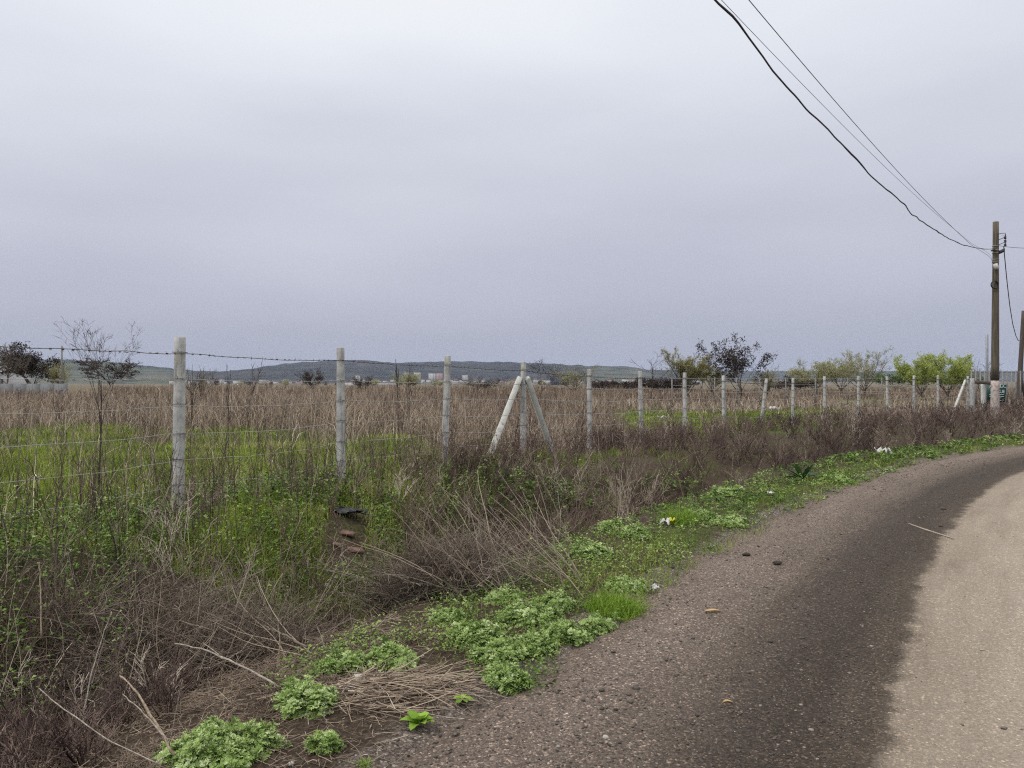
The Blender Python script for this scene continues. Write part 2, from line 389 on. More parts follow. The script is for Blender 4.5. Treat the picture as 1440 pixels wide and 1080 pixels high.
def ground_mat():
    m, nt, N, L, p = new_mat('field_soil')
    tc = N.new('ShaderNodeTexCoord')
    def noise(s, d=5):
        n = N.new('ShaderNodeTexNoise'); n.inputs['Scale'].default_value = s; n.inputs['Detail'].default_value = d
        n.inputs['Roughness'].default_value = .65
        L.new(tc.outputs['Object'], n.inputs['Vector']); return n
    n1 = noise(2.2); n2 = noise(38, 6); n3 = noise(.05, 4)
    soil = ramp(N, [(.3, K(.022, .016, .011)), (.5, K(.052, .038, .027)), (.66, K(.11, .083, .06)), (.8, K(.24, .19, .14))])
    L.new(n2.outputs['Fac'], soil.inputs['Fac'])
    grn = ramp(N, [(.3, K(.035, .05, .013)), (.6, K(.085, .12, .025)), (.8, K(.16, .17, .05))])
    L.new(n2.outputs['Fac'], grn.inputs['Fac'])
    ag = N.new('ShaderNodeAttribute'); ag.attribute_name = 'grn'
    mth = N.new('ShaderNodeMath'); mth.operation = 'MULTIPLY_ADD'
    L.new(n1.outputs['Fac'], mth.inputs[0]); mth.inputs[1].default_value = .9
    sub = N.new('ShaderNodeMath'); sub.operation = 'SUBTRACT'; L.new(ag.outputs['Fac'], sub.inputs[0]); sub.inputs[1].default_value = .6
    L.new(sub.outputs[0], mth.inputs[2])
    cl = N.new('ShaderNodeMapRange'); cl.inputs['From Min'].default_value = .15; cl.inputs['From Max'].default_value = .55
    L.new(mth.outputs[0], cl.inputs['Value'])
    mx = N.new('ShaderNodeMix'); mx.data_type = 'RGBA'
    L.new(cl.outputs[0], mx.inputs['Factor']); L.new(soil.outputs['Color'], mx.inputs['A']); L.new(grn.outputs['Color'], mx.inputs['B'])
    far = ramp(N, [(.3, K(.09, .065, .05)), (.5, K(.15, .115, .085)), (.62, K(.10, .11, .045)), (.75, K(.19, .15, .11))])
    L.new(n3.outputs['Fac'], far.inputs['Fac'])
    af = N.new('ShaderNodeAttribute'); af.attribute_name = 'far'
    mx2 = N.new('ShaderNodeMix'); mx2.data_type = 'RGBA'
    L.new(af.outputs['Fac'], mx2.inputs['Factor']); L.new(mx.outputs['Result'], mx2.inputs['A']); L.new(far.outputs['Color'], mx2.inputs['B'])
    L.new(mx2.outputs['Result'], p.inputs['Base Color'])
    ar = N.new('ShaderNodeAttribute'); ar.attribute_name = 'grav'
    vo = N.new('ShaderNodeTexVoronoi'); vo.inputs['Scale'].default_value = 105; L.new(tc.outputs['Object'], vo.inputs['Vector'])
    sp = N.new('ShaderNodeSeparateColor'); L.new(vo.outputs['Color'], sp.inputs[0])
    gr = ramp(N, [(0, K(.06, .048, .04)), (.5, K(.12, .097, .083)), (.9, K(.2, .17, .15)), (1, K(.4, .37, .33))]); L.new(sp.outputs[0], gr.inputs['Fac'])
    n4 = noise(7, 6); am = N.new('ShaderNodeMath'); am.operation = 'ADD'; L.new(ar.outputs['Fac'], am.inputs[0]); L.new(n4.outputs['Fac'], am.inputs[1])
    cg = N.new('ShaderNodeMapRange'); cg.inputs['From Min'].default_value = .92; cg.inputs['From Max'].default_value = 1.12; L.new(am.outputs[0], cg.inputs['Value'])
    mx3 = N.new('ShaderNodeMix'); mx3.data_type = 'RGBA'; L.new(cg.outputs[0], mx3.inputs['Factor']); L.new(mx2.outputs['Result'], mx3.inputs['A']); L.new(gr.outputs['Color'], mx3.inputs['B'])
    L.new(mx3.outputs['Result'], p.inputs['Base Color'])
    p.inputs['Roughness'].default_value = .95; p.inputs['Specular IOR Level'].default_value = .15
    b = N.new('ShaderNodeBump'); b.inputs['Strength'].default_value = .8; b.inputs['Distance'].default_value = .03
    L.new(n2.outputs['Fac'], b.inputs['Height']); L.new(b.outputs[0], p.inputs['Normal'])
    return m

def road_mat():
    m, nt, N, L, p = new_mat('gravel_road')
    tc = N.new('ShaderNodeTexCoord')
    av = N.new('ShaderNodeAttribute'); av.attribute_name = 'across'
    def noise(vec, s, d=5, r=.6):
        n = N.new('ShaderNodeTexNoise'); n.inputs['Scale'].default_value = s; n.inputs['Detail'].default_value = d
        n.inputs['Roughness'].default_value = r
        L.new(vec, n.inputs['Vector']); return n
    def math_(op, a, b=None, c=None):
        x = N.new('ShaderNodeMath'); x.operation = op
        for i, v in enumerate((a, b, c)):
            if v is None: continue
            if isinstance(v, (int, float)): x.inputs[i].default_value = v
            else: L.new(v, x.inputs[i])
        return x.outputs[0]
    o = tc.outputs['Object']
    uv = N.new('ShaderNodeUVMap'); uv.uv_map = 'along'
    mp = N.new('ShaderNodeMapping'); mp.inputs['Scale'].default_value = (.35, 2.6, 1)
    L.new(uv.outputs[0], mp.inputs['Vector'])
    streak = noise(mp.outputs[0], 1.6, 5)
    big = noise(o, .8, 4); mid = noise(o, 5, 5); fine = noise(o, 60, 6, .75)
    # across the road: pale gravel verge, damp dark gravel, pale dusty wheel lane
    v = math_('ADD', av.outputs['Fac'], math_('MULTIPLY', math_('SUBTRACT', big.outputs['Fac'], .5), .2))
    v = math_('ADD', v, math_('MULTIPLY', math_('SUBTRACT', mid.outputs['Fac'], .5), .22))
    vn = math_('DIVIDE', v, 9.0)
    base = ramp(N, [(0, K(.14, .112, .095)), (.4 / 9, K(.16, .13, .112)), (.8 / 9, K(.115, .093, .078)), (1.08 / 9, K(.060, .048, .040)), (1.42 / 9, K(.052, .041, .033)), (1.68 / 9, K(.070, .056, .044)),
                    (1.745 / 9, K(.245, .205, .165)), (2.2 / 9, K(.295, .25, .205)), (3.2 / 9, K(.335, .287, .243)), (4.6 / 9, K(.315, .268, .225)), (5.9 / 9, K(.30, .25, .21)), (6.3 / 9, K(.09, .074, .062)), (1, K(.13, .105, .09))])
    L.new(vn, base.inputs['Fac'])
    # loose stones: fine cells, each its own grey
    vor = N.new('ShaderNodeTexVoronoi'); vor.inputs['Scale'].default_value = 105; L.new(o, vor.inputs['Vector'])
    vor2 = N.new('ShaderNodeTexVoronoi'); vor2.inputs['Scale'].default_value = 230; L.new(o, vor2.inputs['Vector'])
    sep = N.new('ShaderNodeSeparateColor'); L.new(vor.outputs['Color'], sep.inputs[0])
    sep2 = N.new('ShaderNodeSeparateColor'); L.new(vor2.outputs['Color'], sep2.inputs[0])
    spk = ramp(N, [(0, K(.45, .45, .45)), (.35, K(.8, .8, .8)), (.7, K(1.05, 1.03, 1.0)), (.9, K(1.5, 1.45, 1.4)), (.97, K(2.6, 2.5, 2.4)), (1, K(3.6, 3.5, 3.4))])
    L.new(sep.outputs[0], spk.inputs['Fac'])
    spk2 = ramp(N, [(0, K(.6, .6, .6)), (.6, K(1, 1, 1)), (1, K(1.7, 1.65, 1.6))])
    L.new(sep2.outputs[0], spk2.inputs['Fac'])
    mul = N.new('ShaderNodeMix'); mul.data_type = 'RGBA'; mul.blend_type = 'MULTIPLY'; mul.inputs['Factor'].default_value = 1; mul.clamp_result = False
    L.new(spk.outputs['Color'], mul.inputs['A']); L.new(spk2.outputs['Color'], mul.inputs['B'])
    dusty = N.new('ShaderNodeMapRange'); dusty.inputs['From Min'].default_value = 1.62; dusty.inputs['From Max'].default_value = 1.8
    dusty.inputs['To Min'].default_value = .8; dusty.inputs['To Max'].default_value = .3
    L.new(v, dusty.inputs['Value'])
    st = N.new('ShaderNodeMix'); st.data_type = 'RGBA'; st.blend_type = 'MULTIPLY'; st.clamp_result = False
    L.new(dusty.outputs[0], st.inputs['Factor']); L.new(base.outputs['Color'], st.inputs['A']); L.new(mul.outputs['Result'], st.inputs['B'])
    sr = ramp(N, [(.25, K(.6, .58, .56)), (.42, K(.88, .87, .86)), (.58, K(1.02, 1.02, 1.02)), (.78, K(1.25, 1.25, 1.25))]); L.new(streak.outputs['Fac'], sr.inputs['Fac'])
    fr = ramp(N, [(.3, K(.7, .7, .7)), (.5, K(1, 1, 1)), (.72, K(1.25, 1.25, 1.25))]); L.new(fine.outputs['Fac'], fr.inputs['Fac'])
    x1 = N.new('ShaderNodeMix'); x1.data_type = 'RGBA'; x1.blend_type = 'MULTIPLY'; x1.inputs['Factor'].default_value = .75; x1.clamp_result = False
    L.new(st.outputs['Result'], x1.inputs['A']); L.new(sr.outputs['Color'], x1.inputs['B'])
    x2 = N.new('ShaderNodeMix'); x2.data_type = 'RGBA'; x2.blend_type = 'MULTIPLY'; x2.inputs['Factor'].default_value = .85; x2.clamp_result = False
    L.new(x1.outputs['Result'], x2.inputs['A']); L.new(fr.outputs['Color'], x2.inputs['B'])
    L.new(x2.outputs['Result'], p.inputs['Base Color'])
    p.inputs['Roughness'].default_value = .9; p.inputs['Specular IOR Level'].default_value = .2
    hsum = math_('ADD', math_('MULTIPLY', vor.outputs['Distance'], -.5), fine.outputs['Fac'])
    hsum = math_('ADD', hsum, math_('MULTIPLY', mid.outputs['Fac'], 1.2))
    b = N.new('ShaderNodeBump'); b.inputs['Strength'].default_value = .75; b.inputs['Distance'].default_value = .012
    L.new(hsum, b.inputs['Height']); L.new(b.outputs[0], p.inputs['Normal'])
    return m

def hill_mat():
    m, nt, N, L, p = new_mat('wooded_hills')
    tc = N.new('ShaderNodeTexCoord')
    mp = N.new('ShaderNodeMapping'); mp.inputs['Scale'].default_value = (1, 1, 5)
    L.new(tc.outputs['Object'], mp.inputs['Vector'])
    n = N.new('ShaderNodeTexNoise'); n.inputs['Scale'].default_value = .006; n.inputs['Detail'].default_value = 8; n.inputs['Roughness'].default_value = .7
    L.new(mp.outputs[0], n.inputs['Vector'])
    wood = ramp(N, [(.35, K(.028, .030, .034)), (.5, K(.044, .046, .048)), (.65, K(.075, .073, .066))])
    L.new(n.outputs['Fac'], wood.inputs['Fac'])
    n2 = N.new('ShaderNodeTexNoise'); n2.inputs['Scale'].default_value = .0022; n2.inputs['Detail'].default_value = 3
    mp2 = N.new('ShaderNodeMapping'); mp2.inputs['Scale'].default_value = (.5, .5, 9)
    L.new(tc.outputs['Object'], mp2.inputs['Vector']); L.new(mp2.outputs[0], n2.inputs['Vector'])
    field = ramp(N, [(.35, K(.06, .07, .05)), (.5, K(.11, .12, .085)), (.53, K(.04, .045, .04)), (.58, K(.10, .105, .08)), (.66, K(.13, .125, .10))])
    L.new(n2.outputs['Fac'], field.inputs['Fac'])
    a = N.new('ShaderNodeAttribute'); a.attribute_name = 'field'
    mx = N.new('ShaderNodeMix'); mx.data_type = 'RGBA'
    L.new(a.outputs['Fac'], mx.inputs['Factor']); L.new(wood.outputs['Color'], mx.inputs['A']); L.new(field.outputs['Color'], mx.inputs['B'])
    L.new(mx.outputs['Result'], p.inputs['Base Color']); p.inputs['Roughness'].default_value = 1; p.inputs['Specular IOR Level'].default_value = 0
    return m

# ------------------------------------------------------------------ ground, road, hills
def build_ground():
    t = np.linspace(-1, 1, 560)
    xs = 7 * np.sinh(np.arcsinh(9000 / 7) * t)
    t2 = np.linspace(-1, 1, 560)
    ys = 6 + 6 * np.sinh(np.arcsinh(9000 / 6) * t2)
    ys = ys[(ys > -400)]
    X, Y = np.meshgrid(xs, ys)
    Z = gz(X, Y)
    r = np.hypot(X, Y)
    Z = np.where(Y < 0, np.where(r > 60, .0 - .004 * (r - 60), Z), Z)
    ny, nx = X.shape
    V = np.stack([X, Y, Z], 2).reshape(-1, 3)
    idx = np.arange(nx * ny).reshape(ny, nx)
    Q = np.stack([idx[:-1, :-1], idx[:-1, 1:], idx[1:, 1:], idx[1:, :-1]], 2).reshape(-1, 4)
    d = road_d(X, Y)
    g = greenness(X, Y, Z)
    g = np.where(d < 6, np.maximum(g * .6, .55 * np.exp(-((d - .5) / .5) ** 2) * (Y > 7) + .35 * sm(2.0, 3.2, d)), g)
    far = sm(35, 70, r)
    o = link('ground', mesh_from('ground', V, Q, {'grn': g.ravel(), 'far': far.ravel(), 'grav': sm(.5, -.05, d).ravel() * sm(60, 40, r).ravel()}, True), ground_mat())
    tag(o, 'rough brown and green field and ditch under all the plants', 'ground', kind='structure')

def build_road():
    vs = np.concatenate([np.arange(-.45, 2.4, .075), np.arange(2.4, 9.1, .35)])
    keep = np.arange(len(EL))
    E = EL[keep]; Nn = EN[keep]
    P = E[:, None, :] + Nn[:, None, :] * vs[None, :, None]
    X, Y = P[..., 0], P[..., 1]
    z = -.05 + .075 * sm(-.35, .3, vs)[None] + .03 * sm(0, 4, vs)[None] - .035 * np.exp(-((vs[None] - 1.35) / .55) ** 2)
    z = z - .07 * sm(8.3, 9.0, vs)[None]
    z = z + (vnoise(X * 2.3, Y * 2.3) - .5) * .02 + (vnoise(X * 9, Y * 9) - .5) * .006
    V = np.stack([X, Y, z], 2).reshape(-1, 3)
    n, k = X.shape
    idx = np.arange(n * k).reshape(n, k)
    Q = np.stack([idx[:-1, :-1], idx[:-1, 1:], idx[1:, 1:], idx[1:, :-1]], 2).reshape(-1, 4)
    across = np.broadcast_to(vs[None], (n, k)).ravel()
    me = mesh_from('road', V, Q, {'across': across}, True)
    uv = me.uv_layers.new(name='along')
    UV = np.stack([np.broadcast_to(_su[keep][:, None], (n, k)).ravel(), across], 1)
    uv.data.foreach_set('uv', UV[Q.ravel()].astype(np.float32).ravel())
    o = link('road', me, road_mat())
    tag(o, 'curving unpaved gravel road with dark damp edge and pale dusty lane', 'road', kind='structure')

def road_z(v):
    return float(-.05 + .075 * sm(-.35, .3, v) + .03 * sm(0, 4, v) - .035 * math.exp(-((v - 1.35) / .55) ** 2))

def build_hills():
    ridge = [(-900, 505), (-300, 497), (0, 501), (40, 503), (78, 505.5), (103, 507), (132, 508), (190, 512), (230, 516.5), (261, 519.6), (285, 521.7), (307, 523), (323, 521.7), (359, 518), (404, 512), (440, 508.5),
             (460, 507), (510, 507.3), (550, 510.3), (597, 508.7), (625, 508), (720, 510), (768, 511), (793, 512.5), (807, 514), (830, 515), (865, 514), (879, 514.7), (900, 518), (909, 519.6), (940, 521), (1000, 521.5), (1100, 522), (1440, 521.5), (2400, 519)]
    rp = np.array(ridge, float)
    px = np.linspace(-900, 2400, 900)
    ry = np.interp(px, rp[:, 0], rp[:, 1])
    # left fields stand nearer than the wooded ridge, the right skyline farthest
    Rd = np.interp(px, [-900, 230, 330, 420, 800, 900, 1000, 2400], [4600, 4600, 4700, 5200, 5400, 6000, 7400, 7400])
    zr = EYE + (HY - ry) / F * Rd
    zr = zr + (np.interp(np.arange(900), np.arange(0, 901, 2), rng.random(451)) - .5) * 5 + (vnoise(px * .08, px * 0) - .5) * 8
    s = np.concatenate([np.linspace(0, 1, 46), [1.08, 1.25]])
    r0 = Rd * .5
    Yd = r0[None] + (Rd - r0)[None] * s[:, None]
    prof = np.where(s <= 1, .12 * s + .88 * sm(.15, 1.0, s) ** 1.25, 1 - (s - 1) * 1.2)[:, None]
    X = (px[None] - CX) / F * Yd
    z0 = -22
    lump = (fbm(X * .0016, Yd * .0016) - .5)
    Z = z0 + (zr - z0)[None] * prof + lump * 60 * (np.sin(np.clip(s, 0, 1) * PI))[:, None] * np.clip((zr[None] + 20) / 120, 0, 1)
    fld = np.maximum(sm(330, 200, px)[None] * sm(.92, .8, s)[:, None] * 1.0, (sm(810, 850, px) * sm(940, 900, px))[None] * sm(1.1, .7, s)[:, None] * .8)
    fld = np.maximum(fld, (sm(940, 1000, px) * .35)[None] * np.ones_like(X))
    fld = np.clip(fld + (fbm(X * .004, Yd * .004) - .5) * .5 * (fld > .02), 0, 1)
    V = np.stack([X, Yd, Z], 2).reshape(-1, 3)
    ny, nx = X.shape
    idx = np.arange(nx * ny).reshape(ny, nx)
    Q = np.stack([idx[:-1, :-1], idx[:-1, 1:], idx[1:, 1:], idx[1:, :-1]], 2).reshape(-1, 4)
    o = link('hills', mesh_from('hills', V, Q, {'field': fld.ravel()}, True), hill_mat())
    tag(o, 'long low hazy blue wooded hills with fields on the left end', 'hills', kind='structure')

# ------------------------------------------------------------------ plant prototypes (segments p0 p1 r0 r1)
def seg_path(r, p, d, L, n, r0, r1, wander, grav=0.0):
    out = []
    d = d / np.linalg.norm(d)
    for i in range(n):
        d = d + r.normal(0, wander, 3) + np.array([0, 0, grav])
        d = d / np.linalg.norm(d)
        q = p + d * L / n
        out.append((*p, *q, r0 + (r1 - r0) * i / n, r0 + (r1 - r0) * (i + 1) / n))
        p = q
    return out

def weed_stem(r, side=8, wander=.07, spread=.7, top=.35):
    """upright dead weed one metre tall with short side twigs"""
    d = np.array([r.normal(0, .16), r.normal(0, .16), 1])
    S = seg_path(r, np.zeros(3), d, 1.0, 6, .0042, .0016, wander)
    o = list(S)
    for k in range(side):
        i = r.integers(1, 6); s = S[i]
        p = np.array(s[:3]) + (np.array(s[3:6]) - np.array(s[:3])) * r.random()
        a = r.random() * 2 * PI
        dd = np.array([math.cos(a) * spread, math.sin(a) * spread, .8])
        L = top * (1.1 - i / 7) * r.uniform(.5, 1.2)
        b = seg_path(r, p, dd, L, 3, .0022, .0012, .16)
        o += b
        if r.random() < .5:
            q = np.array(b[1][:3]); a = r.random() * 2 * PI
            o += seg_path(r, q, np.array([math.cos(a), math.sin(a), .7]), L * .5, 2, .0014, .001, .2)
    return np.array(o)

def shrub_proto(r, stems=7, h=.8):
    """spreading dead bushlet: several stems from one root, each forked twice"""
    o = []
    for k in range(stems):
        a = r.random() * 2 * PI; tilt = r.uniform(.15, .9)
        d = np.array([math.cos(a) * tilt, math.sin(a) * tilt, 1])
        S = seg_path(r, r.normal(0, .03, 3) * np.array([1, 1, 0]), d, h * r.uniform(.6, 1.15), 5, .0045, .0016, .13)
        o += S
        for j in range(5):
            s = S[r.integers(1, 5)]
            a2 = r.random() * 2 * PI
            dd = nrm(np.array(s[3:6]) - np.array(s[:3])) + np.array([math.cos(a2), math.sin(a2), .3]) * .6
            B = seg_path(r, np.array(s[3:6]), dd, h * r.uniform(.2, .42), 3, .0023, .0011, .2)
            o += B
            a3 = r.random() * 2 * PI
            o += seg_path(r, np.array(B[1][:3]), dd + np.array([math.cos(a3), math.sin(a3), .2]) * .8, h * .15, 2, .0014, .001, .25)
    return np.array(o)

def tangle_proto(r, n=16):
    """springy tangle of thin curling twigs"""
    o = []
    for k in range(n):
        a = r.random() * 2 * PI
        p = np.array([r.normal(0, .18), r.normal(0, .18), r.uniform(0, .2)])
        d = np.array([math.cos(a), math.sin(a), r.uniform(.2, 1.6)])
        S = seg_path(r, p, d, r.uniform(.35, .9), 7, .0028, .0011, .24, -.07)
        o += S
        for j in range(3):
            s = S[r.integers(1, 7)]
            o += seg_path(r, np.array(s[:3]), r.normal(0, 1, 3) + np.array([0, 0, .5]), r.uniform(.06, .2), 3, .0014, .0009, .35)
    return np.array(o)

r0 = np.random.default_rng(21)
WEEDS = [weed_stem(r0) for _ in range(9)]
THIN = [weed_stem(r0, side=4, wander=.05, spread=.5, top=.25) for _ in range(8)]
SHRUBS = [shrub_proto(r0) for _ in range(7)]
TANGLES = [tangle_proto(r0) for _ in range(7)]

def scatter_segs(bag, protos, pos, scale, R, rmul=1.0, tilt=.0, sides=3, r=rng, squash=None):
    n = len(pos)
    scale = np.broadcast_to(scale, (n,)); R = np.broadcast_to(R, (n,)); rmul = np.broadcast_to(rmul, (n,))
    pick = r.integers(0, len(protos), n); rot = r.random(n) * 2 * PI
    ta = r.random(n) * 2 * PI; tm = np.abs(r.normal(0, tilt, n)) if tilt else np.zeros(n)
    for k, pr in enumerate(protos):
        ix = np.nonzero(pick == k)[0]
        if not len(ix): continue
        c, s = np.cos(rot[ix])[:, None], np.sin(rot[ix])[:, None]
        def tr(p):
            x = p[None, :, 0] * c - p[None, :, 1] * s; y = p[None, :, 0] * s + p[None, :, 1] * c
            z = np.broadcast_to(p[None, :, 2], x.shape)
            if squash: z = z * squash
            x = x + z * (np.sin(tm[ix]) * np.cos(ta[ix]))[:, None]; y = y + z * (np.sin(tm[ix]) * np.sin(ta[ix]))[:, None]
            z = z * np.cos(tm[ix])[:, None]
            return (np.stack([x, y, z], 2) * scale[ix][:, None, None] + pos[ix][:, None, :]).reshape(-1, 3)
        m = len(pr)
        rm = np.repeat(rmul[ix], m)
        V, Q, kk = tubes(tr(pr[:, :3]), tr(pr[:, 3:6]), np.tile(pr[:, 6], len(ix)) * rm, np.tile(pr[:, 7], len(ix)) * rm, sides)
        rr = np.repeat(np.clip(np.repeat(R[ix], m) + r.normal(0, .06, m * len(ix)), 0, 1), kk)
        bag.add(V, Q, rr)

def img_scatter(n, px0, px1, Y0, Y1, r=rng):
    """ground points, even over the picture's columns, and thinning with distance"""
    Y = np.exp(r.uniform(math.log(Y0), math.log(Y1), n))
    X = (r.uniform(px0, px1, n) - CX) / F * Y
    return X, Y

def area_scatter(n, x0, x1, y0, y1, r=rng):
    return r.uniform(x0, x1, n), r.uniform(y0, y1, n)

def top_z(X, Y):
    v = -road_d(X, Y)
    zr = -.05 + .075 * sm(-.35, .3, v) + .03 * sm(0, 4, v) - .035 * np.exp(-((v - 1.35) / .55) ** 2) + (vnoise(X * 2.3, Y * 2.3) - .5) * .02 + (vnoise(X * 9, Y * 9) - .5) * .006
    g = gz(X, Y)
    return np.where((v > -.45) & (v < 8.5), np.maximum(zr, g), g)

def pts(X, Y, sink=.02):
    return np.stack([X, Y, top_z(X, Y) - sink], 1)

# which side of the fence line
FPX = [(250, 474), (480, 489), (625, 500), (736, 509), (829, 519), (902, 522), (963, 524), (1018, 528), (1078, 532), (1115, 532), (1160, 529), (1207, 529), (1248, 529), (1285, 528), (1319, 528)]
def fence_line():
    P = [np.array([-3.41, 7.84])]
    for (px, _) in FPX[1:]:
        k = (px - CX) / F; q = P[-1]
        a = k * k + 1; b = -2 * (k * q[0] + q[1]); c = q @ q - 2.65 ** 2
        Y = (-b + math.sqrt(max(b * b - 4 * a * c, 0))) / (2 * a)
        P.append(np.array([k * Y, Y]))
    return P
FP = fence_line()
P0 = FP[0] + (FP[0] - FP[1])
FLINE = np.array([P0 + (P0 - FP[0]) * 8] + [P0] + FP + [FP[-1] + (FP[-1] - FP[-2]) * 1.0])
def fence_side(X, Y):
    """metres behind the fence (negative: on the road's side)"""
    o = np.full(np.shape(X), 1e9); sg = np.ones(np.shape(X))
    for a, b in zip(FLINE[:-1], FLINE[1:]):
        t = b - a; L = np.hypot(*t); t = t / L
        u = np.clip((X - a[0]) * t[0] + (Y - a[1]) * t[1], 0, L)
        dx = X - a[0] - u * t[0]; dy = Y - a[1] - u * t[1]
        dd = np.hypot(dx, dy); side = np.sign(-(dx * t[1] - dy * t[0]))
        m = dd < o
        o = np.where(m, dd, o); sg = np.where(m, side, sg)
    return o * sg

# ------------------------------------------------------------------ stuff: grasses, brush, ground cover
def build_field_grass():
    # tall dead grass and stalks of the field
    N = 300000
    X, Y = img_scatter(N, -330, 1800, 7.5, 115)
    fs = fence_side(X, Y); Z = gz(X, Y)
    g = greenness(X, Y, Z)
    px, py = proj(X, Y, Z)
    dens = np.where(Y < 15, .035 + .12 * (1 - sm(.3, .7, g)), 1 - .96 * sm(.25, .6, g))
    dens = np.where((px > 600) & (px < 860) & (Y > 12), np.maximum(dens, .8 * (1 - sm(.5, .9, g))), dens)
    dens = dens * np.where(px > 870, np.where(Y < 42, .55, .8), 1)
    keep = (rng.random(N) < dens) & (fs > .1) & ~((px < 140) & (Y > 58))
    X, Y, Z, g, px = X[keep], Y[keep], Z[keep], g[keep], px[keep]
    n = len(X)
    hm = np.where(px < 560, 1.0, np.where(px < 880, .9, .6)) * (.35 + 1.3 * fbm(X * .22, Y * .22))
    hm = np.where(Y < 17, hm * .6, hm) * np.where((Y > 60), 1.0, 1)
    h = hm * np.clip(rng.normal(.75, .26, n), .2, 1.35)
    w = np.maximum(.0045, .00075 * Y) * rng.uniform(.6, 1.4, n)
    base = np.stack([X, Y, Z - .02], 1)
    V, Q, k = ribbons(base, h, rng.random(n) * 2 * PI, np.abs(rng.normal(.4, .5, n)), w, rng.normal(0, .7, n), 2)
    R = np.clip(.09 + .75 * fbm(X * .45, Y * .8) + rng.normal(0, .2, n) - .08 * (px > 640) - .10 * (Y > 50) + .16 * ((px > 860) & (Y > 30) & (Y < 52)), 0, 1)
    o = Bag().add(V, Q, np.repeat(R, k)).build('dry_grass', M['straw'])
    tag(o, 'tall brown dead grass covering the field behind the fence', 'dry grass', kind='stuff')
    # branching dead weeds rising out of it
    b = Bag()
    X, Y = img_scatter(5200, -300, 1750, 8.0, 60)
    fs = fence_side(X, Y); g = greenness(X, Y)
    px = CX + F * X / Y
    kp = (fs > .2) & (rng.random(len(X)) < np.where(Y < 15, .22, np.where(Y < 24, .55, 1) * (1 - .85 * sm(.3, .7, g)))) 
    X, Y, px = X[kp], Y[kp], px[kp]
    sc = rng.uniform(.55, 1.2, len(X)) * np.where(px > 870, .6, 1) * np.where(Y < 14, .8, 1)
    scatter_segs(b, WEEDS, pts(X, Y), sc, rng.random(len(X)) * .7, np.maximum(1, Y * .085), .14)
    # pale stalks lying every way through the field
    X, Y = img_scatter(5200, -300, 1750, 12, 55); g = greenness(X, Y)
    kp = (fence_side(X, Y) > .5) & (rng.random(len(X)) < 1 - .7 * sm(.4, .8, g)); X, Y = X[kp], Y[kp]; n = len(X)
    a = rng.random(n) * 2 * PI; P = pts(X, Y, 0); L = rng.uniform(.4, 1.2, n); ti = np.abs(rng.normal(.5, .4, n))
    e_ = P + np.stack([np.cos(a) * np.sin(ti), np.sin(a) * np.sin(ti), np.cos(ti)], 1) * L[:, None]; mid = (P + e_) / 2 + rng.normal(0, .04, (n, 3))
    rw = np.maximum(.0025, .00026 * Y) * rng.uniform(.6, 1.3, n); RR = rng.uniform(.6, 1, n)
    for p0_, p1_, k0, k1 in ((P, mid, 1, .8), (mid, e_, .8, .4)):
        V, Q, k = tubes(p0_, p1_, rw * k0, rw * k1); b.add(V, Q, np.repeat(RR, k))
    o = b.build('dead_weeds', M['brush'])
    tag(o, 'thin branching dead weeds standing among the tall brown grass', 'dead weeds', kind='stuff')

